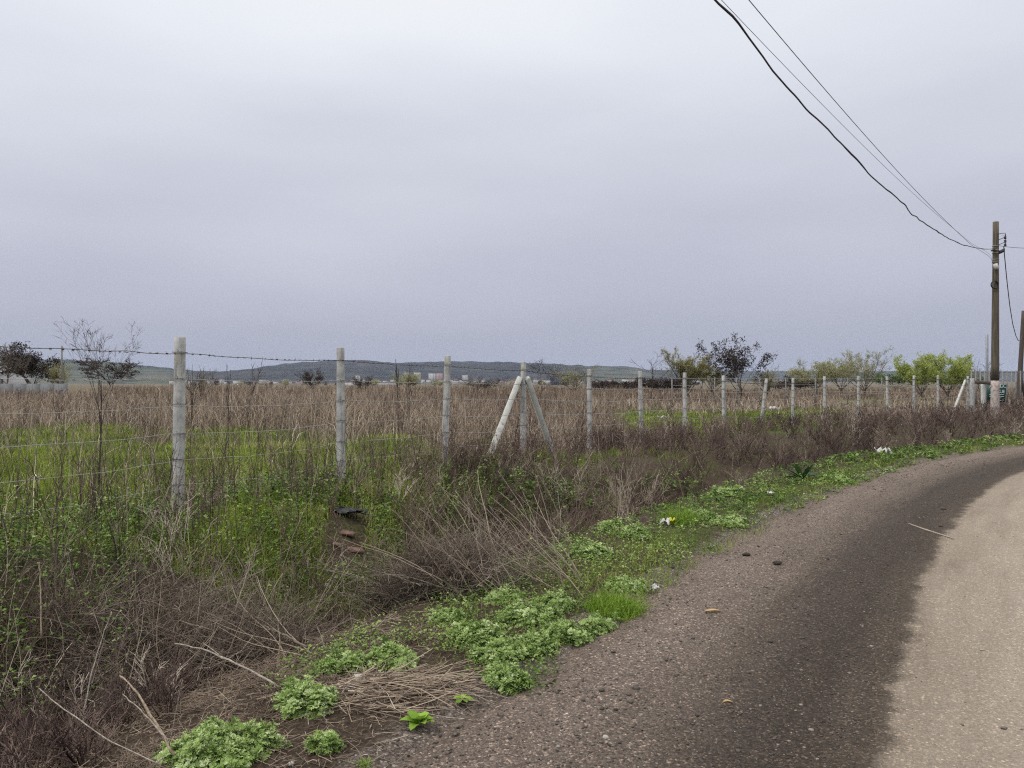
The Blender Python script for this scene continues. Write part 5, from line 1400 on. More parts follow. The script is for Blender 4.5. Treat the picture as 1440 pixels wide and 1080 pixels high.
def build_town():
    r = np.random.default_rng(77)
    def block(px, top, bot, w, Y, wall, roof, floors, name, lab, grp=None, dep=None, cat='building'):
        k = Y / F; X = (px - CX) * k; z1 = EYE + (HY - top) * k; z0 = min(EYE + (HY - bot) * k, float(gz(X, Y)))
        z0 = min(z0, float(gz(X, Y))) - 1; W = w * k / 2; D = dep or W * 1.6
        e = empty(name, (X, Y, z0), r.normal(0, .12)); h = z1 - z0
        V, Q = box(-W, W, -D / 2, D / 2, 0, h); Bag().add(V, Q, .5).build('wall', M[wall], e)
        if roof == 'roofred':
            o = .05 * W
            V = np.array([(-W - o, -D / 2 - o, h), (W + o, -D / 2 - o, h), (W + o, D / 2 + o, h), (-W - o, D / 2 + o, h), (-W * .7, 0, h + D * .28), (W * .7, 0, h + D * .28)]) + [0, 0, .02]
            Q = np.array([[0, 1, 5, 4], [2, 3, 4, 5], [3, 0, 4, 4], [1, 2, 5, 5], [3, 2, 1, 0]])
        else:
            V, Q = box(-W - .15, W + .15, -D / 2 - .15, D / 2 + .15, h + .02, h + .6)
        Bag().add(V, Q, .5).build('roof', M[roof], e)
        if floors:
            fh = h / floors; nc = max(2, int(W * 2 / 4))
            for f in range(floors):
                if fh < 1.8: break
                b = Bag()
                for c in range(nc):
                    x = -W + (c + .5) * 2 * W / nc
                    V, Q = box(x - .75, x + .75, -D / 2 - .05, -D / 2 + .1, f * fh + fh * .3, f * fh + fh * .75); b.add(V, Q, .5)
                b.build('window_row', M['winglass'], e)
        tag(e, lab, cat, grp)
    B = block
    B(503, 528, 539, 5, 2300, 'plasterw', 'roofgrey', 7, 'tower_block', 'slim white tower block nearest the second concrete post')
    B(573, 524, 540, 7.5, 2350, 'plasterb', 'roofgrey', 9, 'tower_block', 'pale tower block behind the small greenish bush')
    B(587, 524, 539, 8.5, 2300, 'plasterw', 'roofgrey', 10, 'tower_block', 'broad white tower block right of the small greenish bush')
    B(607.5, 525, 540, 8, 2250, 'plasterw', 'roofgrey', 10, 'tower_block', 'white tower block joined left of the pink one')
    B(618, 525, 539, 10, 2280, 'plasterp', 'roofgrey', 9, 'tower_block', 'pinkish tower block half behind the third concrete post')
    B(654, 527.5, 537, 8, 2500, 'plasterw', 'roofgrey', 8, 'tower_block', 'lone white tower block between third and braced posts')
    B(787, 531, 539.5, 26, 1900, 'navy', 'roofgrey', 0, 'warehouse', 'dark navy warehouse right of the braced post', dep=40)
    B(520, 538.3, 541, 84, 1500, 'plasterw', 'roofgrey', 0, 'long_hall', 'long low whitish hall right of the second concrete post', dep=25)
    B(765, 535, 538, 18, 2000, 'plasterw', 'roofgrey', 0, 'long_hall', 'short white hall just left of the navy warehouse', dep=25)
    # the rest of the town: small houses one could still count
    spots = []
    for lo, hi, n in ((235, 455, 22), (485, 600, 18), (600, 735, 24), (735, 990, 26), (1085, 1150, 6)):
        for i in range(n):
            spots.append((lo + (hi - lo) * (i + r.uniform(.15, .85)) / n))
    for i, px in enumerate(spots):
        Y = r.uniform(1700, 2900); w = r.uniform(3.5, 9) * 1900 / Y
        top = r.uniform(533.5, 537.8)
        near = min(((abs(px - q), s) for q, s in ((250, 'the nearest post'), (352, 'the forked weed'), (440, 'the small dark bush'), (480, 'the second post'), (572, 'the tower blocks'), (625, 'the third post'), (654, 'the lone tower block'), (736, 'the braced post'),
                                          (787, 'the navy warehouse'), (829, 'the post after the braced one'), (902, 'the thin bare tree'), (964, 'the pale yellow bush'), (1115, 'the leaning post'))))[1]
        wall = r.choice(['plasterw', 'plasterw', 'plasterb', 'plasterp']); roof = r.choice(['roofred', 'roofred', 'roofgrey'])
        cw = {'plasterw': 'white', 'plasterb': 'beige', 'plasterp': 'pinkish'}[wall]; cr = {'roofred': 'red roofed', 'roofgrey': 'flat roofed'}[roof]
        B(px, top, 541, w, Y, wall, roof, 0, 'town_house', f'tiny far {cw} {cr} town house near {near}', 'far houses of the town', cat='house')
    # far trees between the houses
    b_ = 0
    for i in range(46):
        px = r.uniform(240, 990); Y = r.uniform(900, 1500); X = (px - CX) / F * Y; g = float(gz(X, Y)); h = r.uniform(5, 10); w = h * r.uniform(.4, .8)
        q = np.random.default_rng(500 + i); m = 260
        u = nrm(q.normal(0, 1, (m, 3))) * (q.random((m, 1)) ** .4)
        pos = u * [w, w, h * .42] + [0, 0, h * .58]
        V, Q = leaves(pos, q.normal(0, 1, (m, 3)), q.normal(0, 1, (m, 3)), 1.4, .8)
        e = empty('far_tree', (X, Y, g))
        Bag().add(V, Q, np.repeat(q.random(m), 4)).build('crown', M['bark'] if q.random() < .6 else M['oliveleaf'], e)
        V, Q = polytube([(0, 0, -.5), (0, 0, h * .3), (0, 0, h * .7)], [.35, .3, .15], 6); Bag().add(V, Q, .3).build('trunk', M['bark'], e)
        tag(e, 'tiny dark tree among the far town houses below the hills', 'tree', 'far trees among the town houses')

# ------------------------------------------------------------------ verge plants that stand alone
def rosette_clump(R, H, M_, r, leafL=.05):
    """a low plant of many sprigs, each with deeply cut leaves round its stem"""
    b = Bag()
    k = np.arange(M_) + .5
    phi = np.arccos(1 - k / M_ * .95); th = PI * (1 + 5 ** .5) * k
    n = np.stack([np.cos(th) * np.sin(phi), np.sin(th) * np.sin(phi), np.cos(phi)], 1)
    lob = 1 + .5 * (vnoise(n[:, 0] * 2 + 7 * r.random(), n[:, 1] * 2 + 9 * r.random()) - .5)
    cen = n * np.array([R, R, H]) * lob[:, None] * r.uniform(.6, 1.12, (M_, 1)) + r.normal(0, .012, (M_, 3))
    cen[:, 2] = np.maximum(cen[:, 2], .015)
    foot = cen * np.array([.3, .3, 0])
    nl = 11
    i = np.repeat(np.arange(M_), nl); m = len(i)
    up = nrm(nrm(cen - foot) + np.array([0, 0, .5]) + r.normal(0, .3, n.shape))
    nn = up[i]; t = np.tile(np.linspace(0, 1, nl), M_)               # 0: heart of the sprig, 1: lowest leaf
    a = np.tile(np.arange(nl) * 2.4, M_) + r.random(m) * .7 + np.repeat(r.random(M_) * 6, nl)
    t1 = nrm(np.cross(nn, np.array([.3, .5, .8]))); t2 = np.cross(nn, t1)
    D = nrm(t1 * np.cos(a)[:, None] + t2 * np.sin(a)[:, None] + nn * (1.5 - 1.35 * t + r.normal(0, .25, m))[:, None])
    Lm = leafL * r.uniform(.75, 1.3, m) * (.55 + .7 * t)
    base = cen[i] - nn * (t * leafL * 1.1)[:, None]
    base[:, 2] = np.maximum(base[:, 2], .006)
    hue = np.clip(np.repeat(r.normal(.46, .16, M_), nl) + r.normal(0, .12, m) + .16 * (1 - t), 0, .95)
    V, Q = leaves(base, D, nn, Lm, Lm * .26, .2, .2); b.add(V, Q, np.repeat(hue, 4))
    S = nrm(np.cross(D, nn)); U = np.cross(S, D)
    for sg in (-1, 1):
        for f, l in ((.28, .42), (.52, .44), (.76, .3)):
            V, Q = leaves(base + D * (Lm * f)[:, None] - U * (Lm * .2 * f * f)[:, None], D * .8 + S * sg + U * r.normal(.15, .3, m)[:, None], nn, Lm * l, Lm * l * .55, .15, .15)
            b.add(V, Q, np.repeat(np.clip(hue + r.normal(.1, .08, m), 0, 1), 4))
    V, Q, kk = tubes(foot, cen, .0028, .002, 3); b.add(V, Q, .25)
    return b

def build_verge_plants():
    r = np.random.default_rng(14)
    clumps = [(308, 1046, 170, .55, 'large sage green leafy clump cut by the bottom edge'), (430, 985, 104, .8, 'sage clump left of the flattened straw heap'), (455, 1047, 46, .8, 'small round sage clump right of the large bottom one'),
              (482, 932, 88, .5, 'sage clump under the broken white stick'), (545, 922, 84, .45, 'sage clump around the single big pointed leaf'), (628, 868, 62, .7, 'leftmost sage clump at the ditch foot'),
              (676, 895, 76, .7, 'broad sage clump right of the ditch foot'), (650, 885, 46, .6, 'sage clump squeezed between the ditch foot clumps'), (700, 918, 76, .6, 'sage clump above the lowest verge clump'), (716, 950, 70, .6, 'lowest sage clump on the gravel edge'),
              (752, 905, 64, .6, 'sage clump second from the lowest on the gravel edge'), (745, 862, 88, .6, 'sage clump behind the middle of the verge group'), (710, 838, 64, .6, 'sage clump under the fallen pale stalks'),
              (780, 845, 74, .5, 'upper sage clump left of the grass tuft'), (795, 886, 76, .5, 'sage clump left below the grass tuft'), (840, 880, 56, .5, 'flat sage clump under the grass tuft'),
              (832, 776, 54, .7, 'sage clump at the brush foot above the grass tuft'), (880, 820, 60, .4, 'flat sage clump behind the grass tuft'), (895, 748, 54, .6, 'sage clump left of the yellow wrapper'),
              (1020, 690, 60, .6, 'sage clump by the brush left of the dock plant'), (1030, 730, 52, .4, 'flat sage clump right of the yellow wrapper'), (1180, 672, 54, .5, 'sage clump just right of the dock plant'),
              (860, 738, 40, .6, 'small sage clump in the brush edge above the wrapper'), (985, 722, 44, .5, 'small sage clump beside the upper grass tuft')]
    for i, (px, py, w, hr, lab) in enumerate(clumps):
        p = gp(px, py + w * .12); R = w / 2 / F * p[1]
        q = np.random.default_rng(200 + i)
        n = int(np.clip(w * 1.0, 30, 170))
        b = Bag(); LL = np.interp(p[1], [3, 5, 8, 12], [.034, .036, .046, .06]); R *= .86
        for k in range(7):
            f = 0 if k == 0 else q.uniform(.45, .85) * R; a = k * 1.05 + q.random() * .6; r2 = R * (.62 if k == 0 else q.uniform(.3, .52))
            c = rosette_clump(r2, r2 * hr * q.uniform(1.0, 1.8) + .03, max(7, int(n * (.9 if k == 0 else .42))), q, LL)
            off = np.array([f * math.cos(a), f * math.sin(a) * .85, 0]); off[2] = float(gz(p[0] + off[0], p[1] + off[1])) - p[2] - .01
            for V, Q, R_ in zip(c.V, c.Q, c.R): b.add(V + off.astype(np.float32), Q - Q.min(), R_)
        e = empty('sage_clump', tuple(p))
        b.build('foliage', M['sage'], e)
        tag(e, lab, 'plant', 'sage green clumps on the verge')
    # grass tufts
    for i, (px, py, w, h, lab) in enumerate([(868, 858, 96, .16, 'bright dense grass tuft on the gravel edge'), (955, 735, 56, .26, 'taller grass tuft behind the yellow wrapper'), (512, 1079, 26, .05, 'tiny bright green plant cut by the bottom edge')]):
        p = gp(px, py); R = w / 2 / F * p[1]; n = 1500 if i == 0 else 700 if i == 1 else 200
        rr = R * np.sqrt(r.random(n)); a = r.random(n) * 2 * PI
        P = np.stack([p[0] + rr * np.cos(a), p[1] + rr * np.sin(a) * .9, 0 * rr], 1); P[:, 2] = gz(P[:, 0], P[:, 1]) - .01
        V, Q, k = ribbons(P, h * r.uniform(.3, 1.15, n) * (1.1 - .6 * (rr / R) ** 2), r.random(n) * 2 * PI, np.abs(r.normal(.65, .4, n)), .005, r.random(n) * PI, 3)
        o = Bag().add(V, Q, np.repeat(np.clip(r.normal(.45, .22, n), 0, 1), k)).build('grass_tuft', M['tuft'] if i < 2 else M['bright'], origin=p); o.location = p
        tag(o, lab, 'grass tuft')
    # broad leaved plants
    def broad(px, py, n, L, W, lab, mat, up=1.0, name='dock_plant', stem=0):
        p = gp(px, py); e = empty(name, tuple(p))
        for k in range(n):
            a = k * 2.4 + r.random(); t = r.uniform(.25, .9) * up; l = L * r.uniform(.7, 1.1); w = W * r.uniform(.8, 1.1)
            d = np.array([math.cos(a), math.sin(a), 0]); s = np.array([-math.sin(a), math.cos(a), 0])
            V = []; m = 9
            for j in range(m):
                f = j / (m - 1); c = d * l * f * math.cos(t) * (1 - .1 * f) + np.array([0, 0, 1]) * (l * (f * math.sin(t) - .35 * f ** 2 * math.cos(t)) + .01 + stem)
                ww = w / 2 * (math.sin(PI * min(1, f * .96 + .04)) ** .7) * (1.25 - .5 * f) * (1 + .12 * math.sin(j * 2.3 + k))
                V += [c - s * ww + np.array([0, 0, ww * .35]), c, c + s * ww + np.array([0, 0, ww * .35])]
            Q = [[j * 3 + q, j * 3 + q + 1, j * 3 + q + 4, j * 3 + q + 3] for j in range(m - 1) for q in (0, 1)]
            Bag().add(np.array(V), np.array(Q), r.random()).build('leaf', M[mat], e, True)
        tag(e, lab, 'plant')
    broad(1128, 676, 22, .42, .085, 'dark green dock plant with long leaves at brush edge', 'dock', 1.3)
    broad(546, 925, 3, .13, .07, 'single big pointed leaf rising from the straw heap', 'weed', 1.7, 'arum_plant')
    broad(588, 1020, 14, .10, .05, 'small bright green leafy plant on the bare verge', 'bright', 1.0, 'seedling')
    broad(650, 985, 12, .07, .03, 'flat green seedling between straw and gravel', 'bright', .5, 'seedling')
    broad(1010, 705, 12, .16, .045, 'low dark leafy plant by the upper sage clumps', 'dock', .8, 'seedling')
    # dead bush mounds in the ditch
    for i, (px, py, w, h, lab) in enumerate([(250, 965, 330, .95, 'big tangled brown dead bush in the near ditch'), (95, 1035, 260, .55, 'tangled dead bush in the lower left corner'), (610, 838, 210, .7, 'grey brown dead bush right of the broken bricks'),
                                             (700, 800, 150, .5, 'dead bush sheltering the fallen pale stalks')]):
        p = gp(px, py); R = w / 2 / F * p[1]; n = [120, 60, 100, 65, 50][i]
        a = r.random(n) * 2 * PI; rr = R * np.sqrt(r.random(n)) * .85
        P = np.stack([p[0] + rr * np.cos(a), p[1] + rr * np.sin(a) * .7, rr * 0], 1)
        P[:, 2] = gz(P[:, 0], P[:, 1]) + h * .25 * (1 - (rr / R) ** 2) * r.random(n)
        b = Bag()
        scatter_segs(b, TANGLES, P, h * r.uniform(.7, 1.2, n), np.clip(r.normal(.38, .25, n), 0, 1), r.uniform(.7, 1.35, n), .5, r=r)
        o = b.build('dead_bush', M['tangle'], origin=p); o.location = p; tag(o, lab, 'dead bush')

# ------------------------------------------------------------------ sticks, stones, litter
def stone_mesh(s, r, flat=.7):
    V, Q = [], []
    n, m = 8, 5
    for i in range(m + 1):
        ph = PI * i / m
        for k in range(n):
            t = 2 * PI * k / n
            V.append((math.sin(ph) * math.cos(t), math.sin(ph) * math.sin(t), -math.cos(ph) * flat))
    V = np.array(V)
    f = 1 + .35 * (vnoise(V[:, 0] * 1.7 + r.random() * 30, V[:, 1] * 1.7 + V[:, 2] * 2 + r.random() * 30) - .5) + r.normal(0, .02, len(V))
    V[:n] = V[:n].mean(0); V[-n:] = V[-n:].mean(0)
    V = V * f[:, None] * s
    Q = [[i * n + k, i * n + (k + 1) % n, (i + 1) * n + (k + 1) % n, (i + 1) * n + k] for i in range(m) for k in range(n)]
    return V, np.array(Q)

def crumple(w, h, r, n=9):
    """a crushed thin sheet with folds"""
    g = np.linspace(-1, 1, n); X, Y = np.meshgrid(g, g)
    Z = r.random((n, n)) * .35 + .5 * np.sin(X * 3 + r.random() * 6) * np.cos(Y * 3 + r.random() * 6)
    V = np.stack([(X + r.normal(0, .12, X.shape)) * w / 2, (Y + r.normal(0, .12, X.shape)) * w * .35, (Z - Z.min()) / (np.ptp(Z)) * h], 2).reshape(-1, 3)
    i = np.arange(n * n).reshape(n, n)
    Q = np.stack([i[:-1, :-1], i[:-1, 1:], i[1:, 1:], i[1:, :-1]], 2).reshape(-1, 4)
    U = V + np.array([0, 0, .004])
    m = len(V)
    e = np.concatenate([i[0, :], i[1:, -1], i[-1, -2::-1], i[-2:0:-1, 0]])
    rim = [[e[k], e[(k + 1) % len(e)], e[(k + 1) % len(e)] + m, e[k] + m] for k in range(len(e))]
    return np.concatenate([V, U]), np.concatenate([Q[:, ::-1], Q + m, np.array(rim)])

def road_pt(px, py):
    z = .02
    for _ in range(20):
        Y = (EYE - z) * F / (py - HY); X = (px - CX) / F * Y; z = max(road_z(-float(road_d(X, Y))), float(gz(X, Y)))
    return np.array([X, Y, z])

def build_small():
    r = np.random.default_rng(5)
    def put(name, bag, mat, p, lab, cat, grp=None, rz=None):
        o = bag.build(name, M[mat]); o.location = p; o.rotation_euler = (0, 0, r.random() * 6 if rz is None else rz); tag(o, lab, cat, grp); return o
    # litter
    for px, py, w, h, mat, lab in [(1238, 640, 11, .16, 'plastic', 'crumpled white plastic sheet at the brush foot, the largest litter'), (1084, 697, 8, .05, 'plastic', 'small white scrap right of the dock plant below brush'),
                                   (935, 741, 10, .08, 'plastic', 'crushed whitish bag lying against the yellow wrapper'), (921, 834, 9, .05, 'plastic', 'crumpled white paper by the bright grass tuft'),
                                   (1254, 673, 6, .02, 'plastic', 'flat white scrap on the gravel edge'), (1170, 602, 0, 0, 'plastic', ''), (326, 694, 9, .09, 'plastic', 'white rag caught in weeds right of the nearest post'),
                                   (52, 676, 8, .07, 'plastic', 'white scrap in the green grass at far left'), (1295, 640, 6, .04, 'stone', 'pale scrap right of the big white sheet')]:
        if not w: continue
        p = gp(px, py); s = w / F * p[1]; k = max(1.0, 1.0)
        V, Q = crumple(s * 1.25 * k, max(h, .012), r); put('litter', Bag().add(V, Q, .5), mat, p + [0, 0, .015], lab, 'litter', rz=r.uniform(-.5, .5))
    p = gp(1248, 641); V, Q = crumple(8 / F * p[1], .17, r, 7); put('litter', Bag().add(V, Q, .5), 'plastic', p + [0, 0, .02], 'upright torn piece right of the largest white plastic sheet', 'litter', rz=.2)
    p = gp(946, 740); V, Q = crumple(9 / F * p[1], .07, r, 7); put('wrapper', Bag().add(V, Q, .5), 'yellow', p + [0, 0, .03], 'yellow crumpled wrapper on the green verge', 'litter', rz=.6)
    # pale logs in the field
    for px, py, w, lab in ((1088, 577, 12, 'whitish broken lump lying in the green field by the leaning post'), (931, 590, 14, 'thin pale curved stick lying in the green field')):
        p = gp(px, py); s = w / F * p[1]
        x = np.linspace(-s / 2, s / 2, 9); rad = .09 if w < 13 else .03
        V, Q = polytube(np.stack([x, x * 0, .1 + .05 * np.sin(x * 9 / s)], 1), rad * (1 + .3 * np.sin(np.arange(9) * 1.9)), 7)
        put('pale_log', Bag().add(V, Q, .5), 'plastic' if w < 13 else 'palecon', p, lab, 'log', rz=.25)
    # bricks and black sheet on the bank
    for i, (px, py, s, lab) in enumerate([(489, 752, .085, 'upper broken red brick on the ditch bank'), (501, 776, .09, 'middle broken red brick on the ditch bank'), (474, 768, .05, 'small brick chip left of the middle brick'), (539, 797, .1, 'broken red brick half under the dead bush')]):
        p = gp(px, py)
        s *= .8; V, Q = box(-s, s, -s * .5, s * .5, -.014, .014)
        V = V * (1 + r.normal(0, .13, V.shape)); V = V @ np.array(Matrix.Rotation(.35, 3, 'X') @ Matrix.Rotation(.15, 3, 'Y')).T
        put('brick', Bag().add(V, Q, .5), 'brick', p + [0, -.01, .018], lab, 'brick', 'broken bricks on the ditch bank', rz=r.uniform(-.6, .3))
    p = gp(488, 724); V, Q = crumple(.46, .06, r, 13); V[:, 1] *= .5; put('plastic_sheet', Bag().add(V, Q, .5), 'blackplastic', p + [0, 0, .02], 'black crumpled plastic sheet above the broken bricks', 'litter', rz=-.5)
    # stones
    for px, py, s, lab in [(460, 826, .038, 'pale stone on the bare bank under the bricks'), (409, 1076, .014, 'grey pebble left of the bottom edge seedling'), (505, 958, .036, 'pale stone in the straw heap'), (852, 1039, .016, 'whitish pebble on the dark gravel near the bottom'),
                            (525, 906, .016, 'small grey stone above the straw heap')]:
        p = gp(px, py) if px < 800 else road_pt(px, py); V, Q = stone_mesh(s, r); o = put('stone', Bag().add(V, Q, .5), 'stone', p + [0, 0, s * .35], lab, 'stone')
    for px, py, s, lab in [(1050, 781, .035, 'dark dirt clod on the gravel, left of two'), (1092, 793, .035, 'dark dirt clod on the gravel, right of two'), (1327, 717, .03, 'small dark clod at the pale lane border'), (1323, 741, .02, 'tiny dark clod below the lane border clod')]:
        p = road_pt(px, py); V, Q = stone_mesh(s * .8, r, .55); V *= 1 + r.normal(0, .13, V.shape); V[:, 0] *= 1.5; put('clod', Bag().add(V, Q, .5), 'clod', p + [0, 0, s * .3], lab, 'clod', rz=.1)
    for px, py, L, lab in [(1002, 863, .075, 'dry curled leaf on the gravel edge'), (1023, 993, .035, 'light brown fallen leaf on the dark gravel')]:
        p = road_pt(px, py); m = 9; V = []
        for j in range(m):
            f = j / (m - 1); w = L * .22 * math.sin(PI * (.06 + .9 * f)) ; c = np.array([(f - .5) * L * 1.5, .006 * math.sin(f * 4), .010 + .006 * math.sin(PI * f)])
            V += [c + [0, -w, .01], c, c + [0, w, .012]]
        Q = [[j * 3 + q, j * 3 + q + 1, j * 3 + q + 4, j * 3 + q + 3] for j in range(m - 1) for q in (0, 1)]
        put('fallen_leaf', Bag().add(np.array(V), np.array(Q), .5), 'leafbrown', p, lab, 'leaf', rz=.2)
    # sticks: photo path, thickness, label
    def stick(path, depth, rad, mat, lab, name='stick', fork=None, lift=0.02, cat='branch'):
        P = []
        for (px, py), dp in zip(path, depth):
            P.append(at(px, py, dp) if dp else gp(px, py) + [0, 0, lift])
        P = np.array(P); t = np.linspace(0, len(P) - 1, 14)
        Pn = np.stack([np.interp(t, np.arange(len(P)), P[:, k]) for k in range(3)], 1); Pn[1:-1] += r.normal(0, rad * .22, (12, 3)); rad *= .5
        b = Bag(); rr = np.linspace(rad, rad * .5, 14) * (1 + .15 * r.normal(0, 1, 14))
        V, Q = polytube(Pn, np.abs(rr), 7); b.add(V, Q, r.random())
        for (i, dx, dy, dz) in (fork or []):
            V, Q = polytube(np.stack([Pn[i], Pn[i] + np.array([dx, dy, dz]) * .5 + r.normal(0, .005, 3), Pn[i] + [dx, dy, dz]]), [rad * .5, rad * .4, rad * .2], 5); b.add(V, Q, .6)
        o = b.build(name, M[mat], origin=Pn[0]); o.location = Pn[0]; tag(o, lab, cat); return o
    g = lambda px, py: gp(px, py)[1]
    stick([(392, 966), (330, 932), (285, 912), (246, 905)], [3.75, 3.85, 3.95, 4.05], .011, 'stickpale', 'long pale fallen branch lying across the ditch bush', fork=[(6, -.12, .05, .06)], name='fallen_branch')
    stick([(432, 910), (400, 893), (372, 880)], [4.5, 4.6, 4.7], .012, 'greybark', 'grey dead branch left of the broken white stick', name='fallen_branch')
    stick([(459, 915), (452, 898), (447, 882)], [4.5, 4.5, 4.52], .009, 'stickpale', 'short broken white stick standing at the ditch edge')
    stick([(391, 945), (393, 910), (392, 875), (398, 868)], [4.1, 4.12, 4.15, 4.1], .009, 'tan', 'broken tan stalk standing with a torn top', name='broken_stalk', cat='stalk')
    stick([(116, 1010), (128, 950), (142, 900), (157, 860)], [3.15, 3.2, 3.25, 3.3], .0058, 'stickpale', 'pale forked twig rising from the lower left brush', fork=[(9, -.05, .02, .11), (10, .06, .02, .08)], name='dead_twig', cat='twig')
    stick([(58, 895), (57, 840), (55, 790)], [3.9, 3.95, 4.0], .008, 'tan', 'stout tan stalk at the far left of the brush', name='broken_stalk', cat='stalk')
    stick([(245, 1062), (215, 1010), (190, 970), (168, 950)], [2.95, 3.05, 3.12, 3.2], .011, 'tan', 'brown broken branch leaning left of the large bottom clump', name='fallen_branch')
    stick([(236, 1042), (205, 1005), (172, 976)], [2.9, 2.98, 3.05], .006, 'stickpale', 'thin pale broken branch above the brown leaning one', name='fallen_branch')
    stick([(225, 1075), (150, 1040), (80, 990), (55, 968)], [2.7, 2.75, 2.8, 2.85], .0055, 'stickpale', 'long tan stalk lying over the lower left corner', name='fallen_branch')
    stick([(238, 1050), (247, 1000), (257, 955)], [3.0, 3.0, 3.0], .0035, 'stickpale', 'thin pale upright twig left of the large bottom clump', name='dead_twig', cat='twig')
    stick([(330, 862), (343, 820), (352, 790), (360, 768)], [4.9, 4.95, 5.0, 5.0], .007, 'stickpale', 'grey white forked twig standing in green weeds', fork=[(6, -.07, 0, .14), (8, .08, 0, .16)], name='dead_twig', cat='twig')
    stick([(578, 940), (560, 925), (530, 928), (500, 940)], [0] * 4, .0085, 'stickpale', 'bent pale stalk arching over the straw heap', lift=.05, name='fallen_branch')
    stick([(568, 955), (530, 968), (492, 995)], [0] * 3, .007, 'stickpale', 'pale straight stick across the straw heap', lift=.03)
    stick([(480, 985), (500, 955), (512, 925)], [0] * 3, .006, 'stickpale', 'thin tan stick at the left of the straw heap', lift=.03)
    stick([(488, 1010), (470, 992), (458, 966)], [0] * 3, .005, 'stickpale', 'slim pale twig beside the left sage clump', lift=.02, name='dead_twig', cat='twig')
    stick([(690, 832), (668, 812), (640, 790)], [0, 0, 0], .009, 'stickpale', 'pale fallen stalk pointing at the ditch foot clumps', lift=.1, name='fallen_branch')
    for i, (x0, y0, x1, y1, dp, lab) in enumerate([(672, 802, 590, 715, 7.0, 'long leaning stalk, leftmost of the fallen fan'), (700, 790, 640, 690, 7.4, 'long leaning stalk second in the fallen fan'), (735, 782, 668, 700, 7.5, 'long leaning stalk in the middle of the fallen fan'),
                                              (758, 776, 735, 690, 7.6, 'steep pale stalk at the right of the fallen fan'), (762, 774, 700, 662, 7.7, 'longest pale stalk crossing the fallen fan'), (785, 775, 784, 690, 7.7, 'upright pale stalk right of the fallen fan')]):
        stick([(x0, y0), ((x0 + x1) / 2 + 4, (y0 + y1) / 2 - 5), (x1, y1)], [dp, dp + .05, dp + .15], .0075, 'stickpale', lab, name='leaning_stalk', cat='stalk')
    P = np.array([road_pt(1278, 738), road_pt(1300, 746), road_pt(1322, 753), road_pt(1341, 759)]) + [0, 0, .012]
    b = Bag(); V, Q = polytube(P - P[0], [.008, .009, .008, .005], 6); b.add(V, Q, .7); o = b.build('stick', M['stickpale']); o.location = P[0]; tag(o, 'pale thin stick lying across the border of the dusty lane', 'stick')

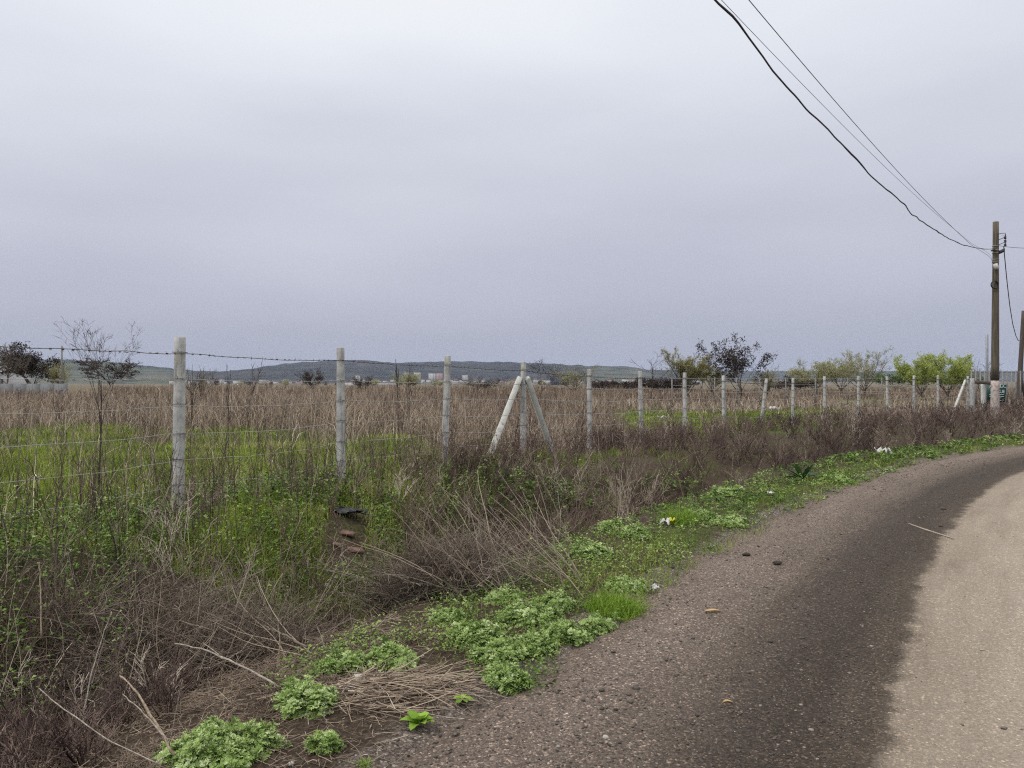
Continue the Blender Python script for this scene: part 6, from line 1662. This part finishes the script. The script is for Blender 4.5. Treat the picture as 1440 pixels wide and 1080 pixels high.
# ------------------------------------------------------------------ light, air, camera
def build_light():
    sc = bpy.context.scene
    w = bpy.data.worlds.new('World'); sc.world = w; w.use_nodes = True
    nt = w.node_tree; N, L = nt.nodes, nt.links
    bg = N['Background']; bg.inputs['Strength'].default_value = .1
    EL_, AZ = math.radians(50), math.radians(-112)      # azimuth from +Y towards +X: behind, left
    sky = N.new('ShaderNodeTexSky'); sky.sky_type = 'NISHITA'; sky.sun_disc = False
    sky.sun_elevation = EL_; sky.sun_rotation = AZ
    tc = N.new('ShaderNodeTexCoord'); sx = N.new('ShaderNodeSeparateXYZ'); L.new(tc.outputs['Generated'], sx.inputs[0])
    mp = N.new('ShaderNodeMapping'); mp.inputs['Scale'].default_value = (1.2, 1.2, 4.5); L.new(tc.outputs['Generated'], mp.inputs['Vector'])
    nz = N.new('ShaderNodeTexNoise'); nz.inputs['Scale'].default_value = 1.5; nz.inputs['Detail'].default_value = 5; nz.inputs['Roughness'].default_value = .45; L.new(mp.outputs[0], nz.inputs['Vector'])
    ad = N.new('ShaderNodeMath'); ad.operation = 'MULTIPLY_ADD'; L.new(nz.outputs['Fac'], ad.inputs[0]); ad.inputs[1].default_value = .26
    sb = N.new('ShaderNodeMath'); sb.operation = 'SUBTRACT'; L.new(sx.outputs['Z'], sb.inputs[0]); sb.inputs[1].default_value = .13; az = N.new('ShaderNodeMath'); az.operation = 'MULTIPLY_ADD'; L.new(sx.outputs['X'], az.inputs[0]); az.inputs[1].default_value = -.03; L.new(sb.outputs[0], az.inputs[2])
    L.new(az.outputs[0], ad.inputs[2])
    cr = ramp(N, [(0, lin(173, 177, 194)), (.06, lin(178, 181, 198)), (.16, lin(193, 195, 210)), (.27, lin(211, 214, 226)), (.36, lin(227, 231, 240)), (.45, lin(241, 244, 250)), (.7, K(1, .98, .94)), (1, K(1, .97, .91))])
    L.new(ad.outputs[0], cr.inputs['Fac'])
    # overcast: the overhead cloud is brighter than what the picture shows
    zr = N.new('ShaderNodeMapRange'); zr.inputs['From Min'].default_value = .46; zr.inputs['From Max'].default_value = 1; zr.inputs['To Min'].default_value = 10; zr.inputs['To Max'].default_value = 19
    L.new(sx.outputs['Z'], zr.inputs['Value'])
    vm = N.new('ShaderNodeVectorMath'); vm.operation = 'SCALE'; L.new(cr.outputs['Color'], vm.inputs[0]); L.new(zr.outputs[0], vm.inputs['Scale'])
    mx = N.new('ShaderNodeMix'); mx.data_type = 'RGBA'; mx.inputs['Factor'].default_value = .96
    L.new(sky.outputs[0], mx.inputs['A']); L.new(vm.outputs[0], mx.inputs['B'])
    L.new(mx.outputs['Result'], bg.inputs['Color'])
    s = bpy.data.lights.new('sun', 'SUN'); s.energy = 1.5; s.angle = math.radians(14); s.color = (1, .96, .9)
    o = bpy.data.objects.new('sun', s); C.objects.link(o)
    d = Vector((math.sin(AZ) * math.cos(EL_), math.cos(AZ) * math.cos(EL_), math.sin(EL_)))
    o.rotation_euler = d.to_track_quat('Z', 'Y').to_euler()
    cam = bpy.data.cameras.new('camera'); co = bpy.data.objects.new('camera', cam); C.objects.link(co)
    co.location = (0, 0, EYE); co.rotation_euler = (PI / 2, 0, 0)
    cam.sensor_width = 36; cam.lens = 36 * F / 1440; cam.shift_y = -(540 - HY) / 1440
    cam.clip_start = .05; cam.clip_end = 30000
    sc.camera = co
    sc.view_settings.view_transform = 'Standard'; sc.view_settings.look = 'None'; sc.view_settings.exposure = 0; sc.view_settings.gamma = 1
    sc.render.engine = 'CYCLES'
    cy = sc.cycles
    cy.max_bounces = 5; cy.diffuse_bounces = 3; cy.glossy_bounces = 2; cy.transmission_bounces = 3; cy.transparent_max_bounces = 4; cy.volume_bounces = 0
    cy.pixel_filter_type = 'BLACKMAN_HARRIS'; cy.filter_width = 1.2
    cy.use_denoising = False; cy.denoiser = 'OPENIMAGEDENOISE'; cy.denoising_input_passes = 'RGB_ALBEDO_NORMAL'; cy.denoising_prefilter = 'ACCURATE'
    cy.sample_clamp_indirect = 4
    sc.render.use_persistent_data = False

def build_haze():
    V, Q = box(-12000, 12000, -450, 9400, -60, 175)
    m = bpy.data.materials.new('haze'); m.use_nodes = True; nt = m.node_tree
    nt.nodes.remove(nt.nodes['Principled BSDF'])
    v = nt.nodes.new('ShaderNodeVolumePrincipled'); v.inputs['Color'].default_value = (.62, .74, 1, 1); v.inputs['Density'].default_value = .000047; v.inputs['Anisotropy'].default_value = 0
    nt.links.new(v.outputs[0], nt.nodes['Material Output'].inputs['Volume'])
    o = link('haze', mesh_from('haze', V, Q), m)
    o.display_type = 'WIRE'
    tag(o, 'thin grey blue haze over the fields and far hills', 'haze', kind='stuff')

build_light()
build_ground(); build_road(); build_hills(); build_haze()
build_field_grass(); build_green_grass(); build_weed_cover(); build_brush(); build_litter()
build_fence(); build_steel_fence(); build_power(); build_gate_corner()
build_trees(); build_far(); build_town(); build_verge_plants(); build_small()
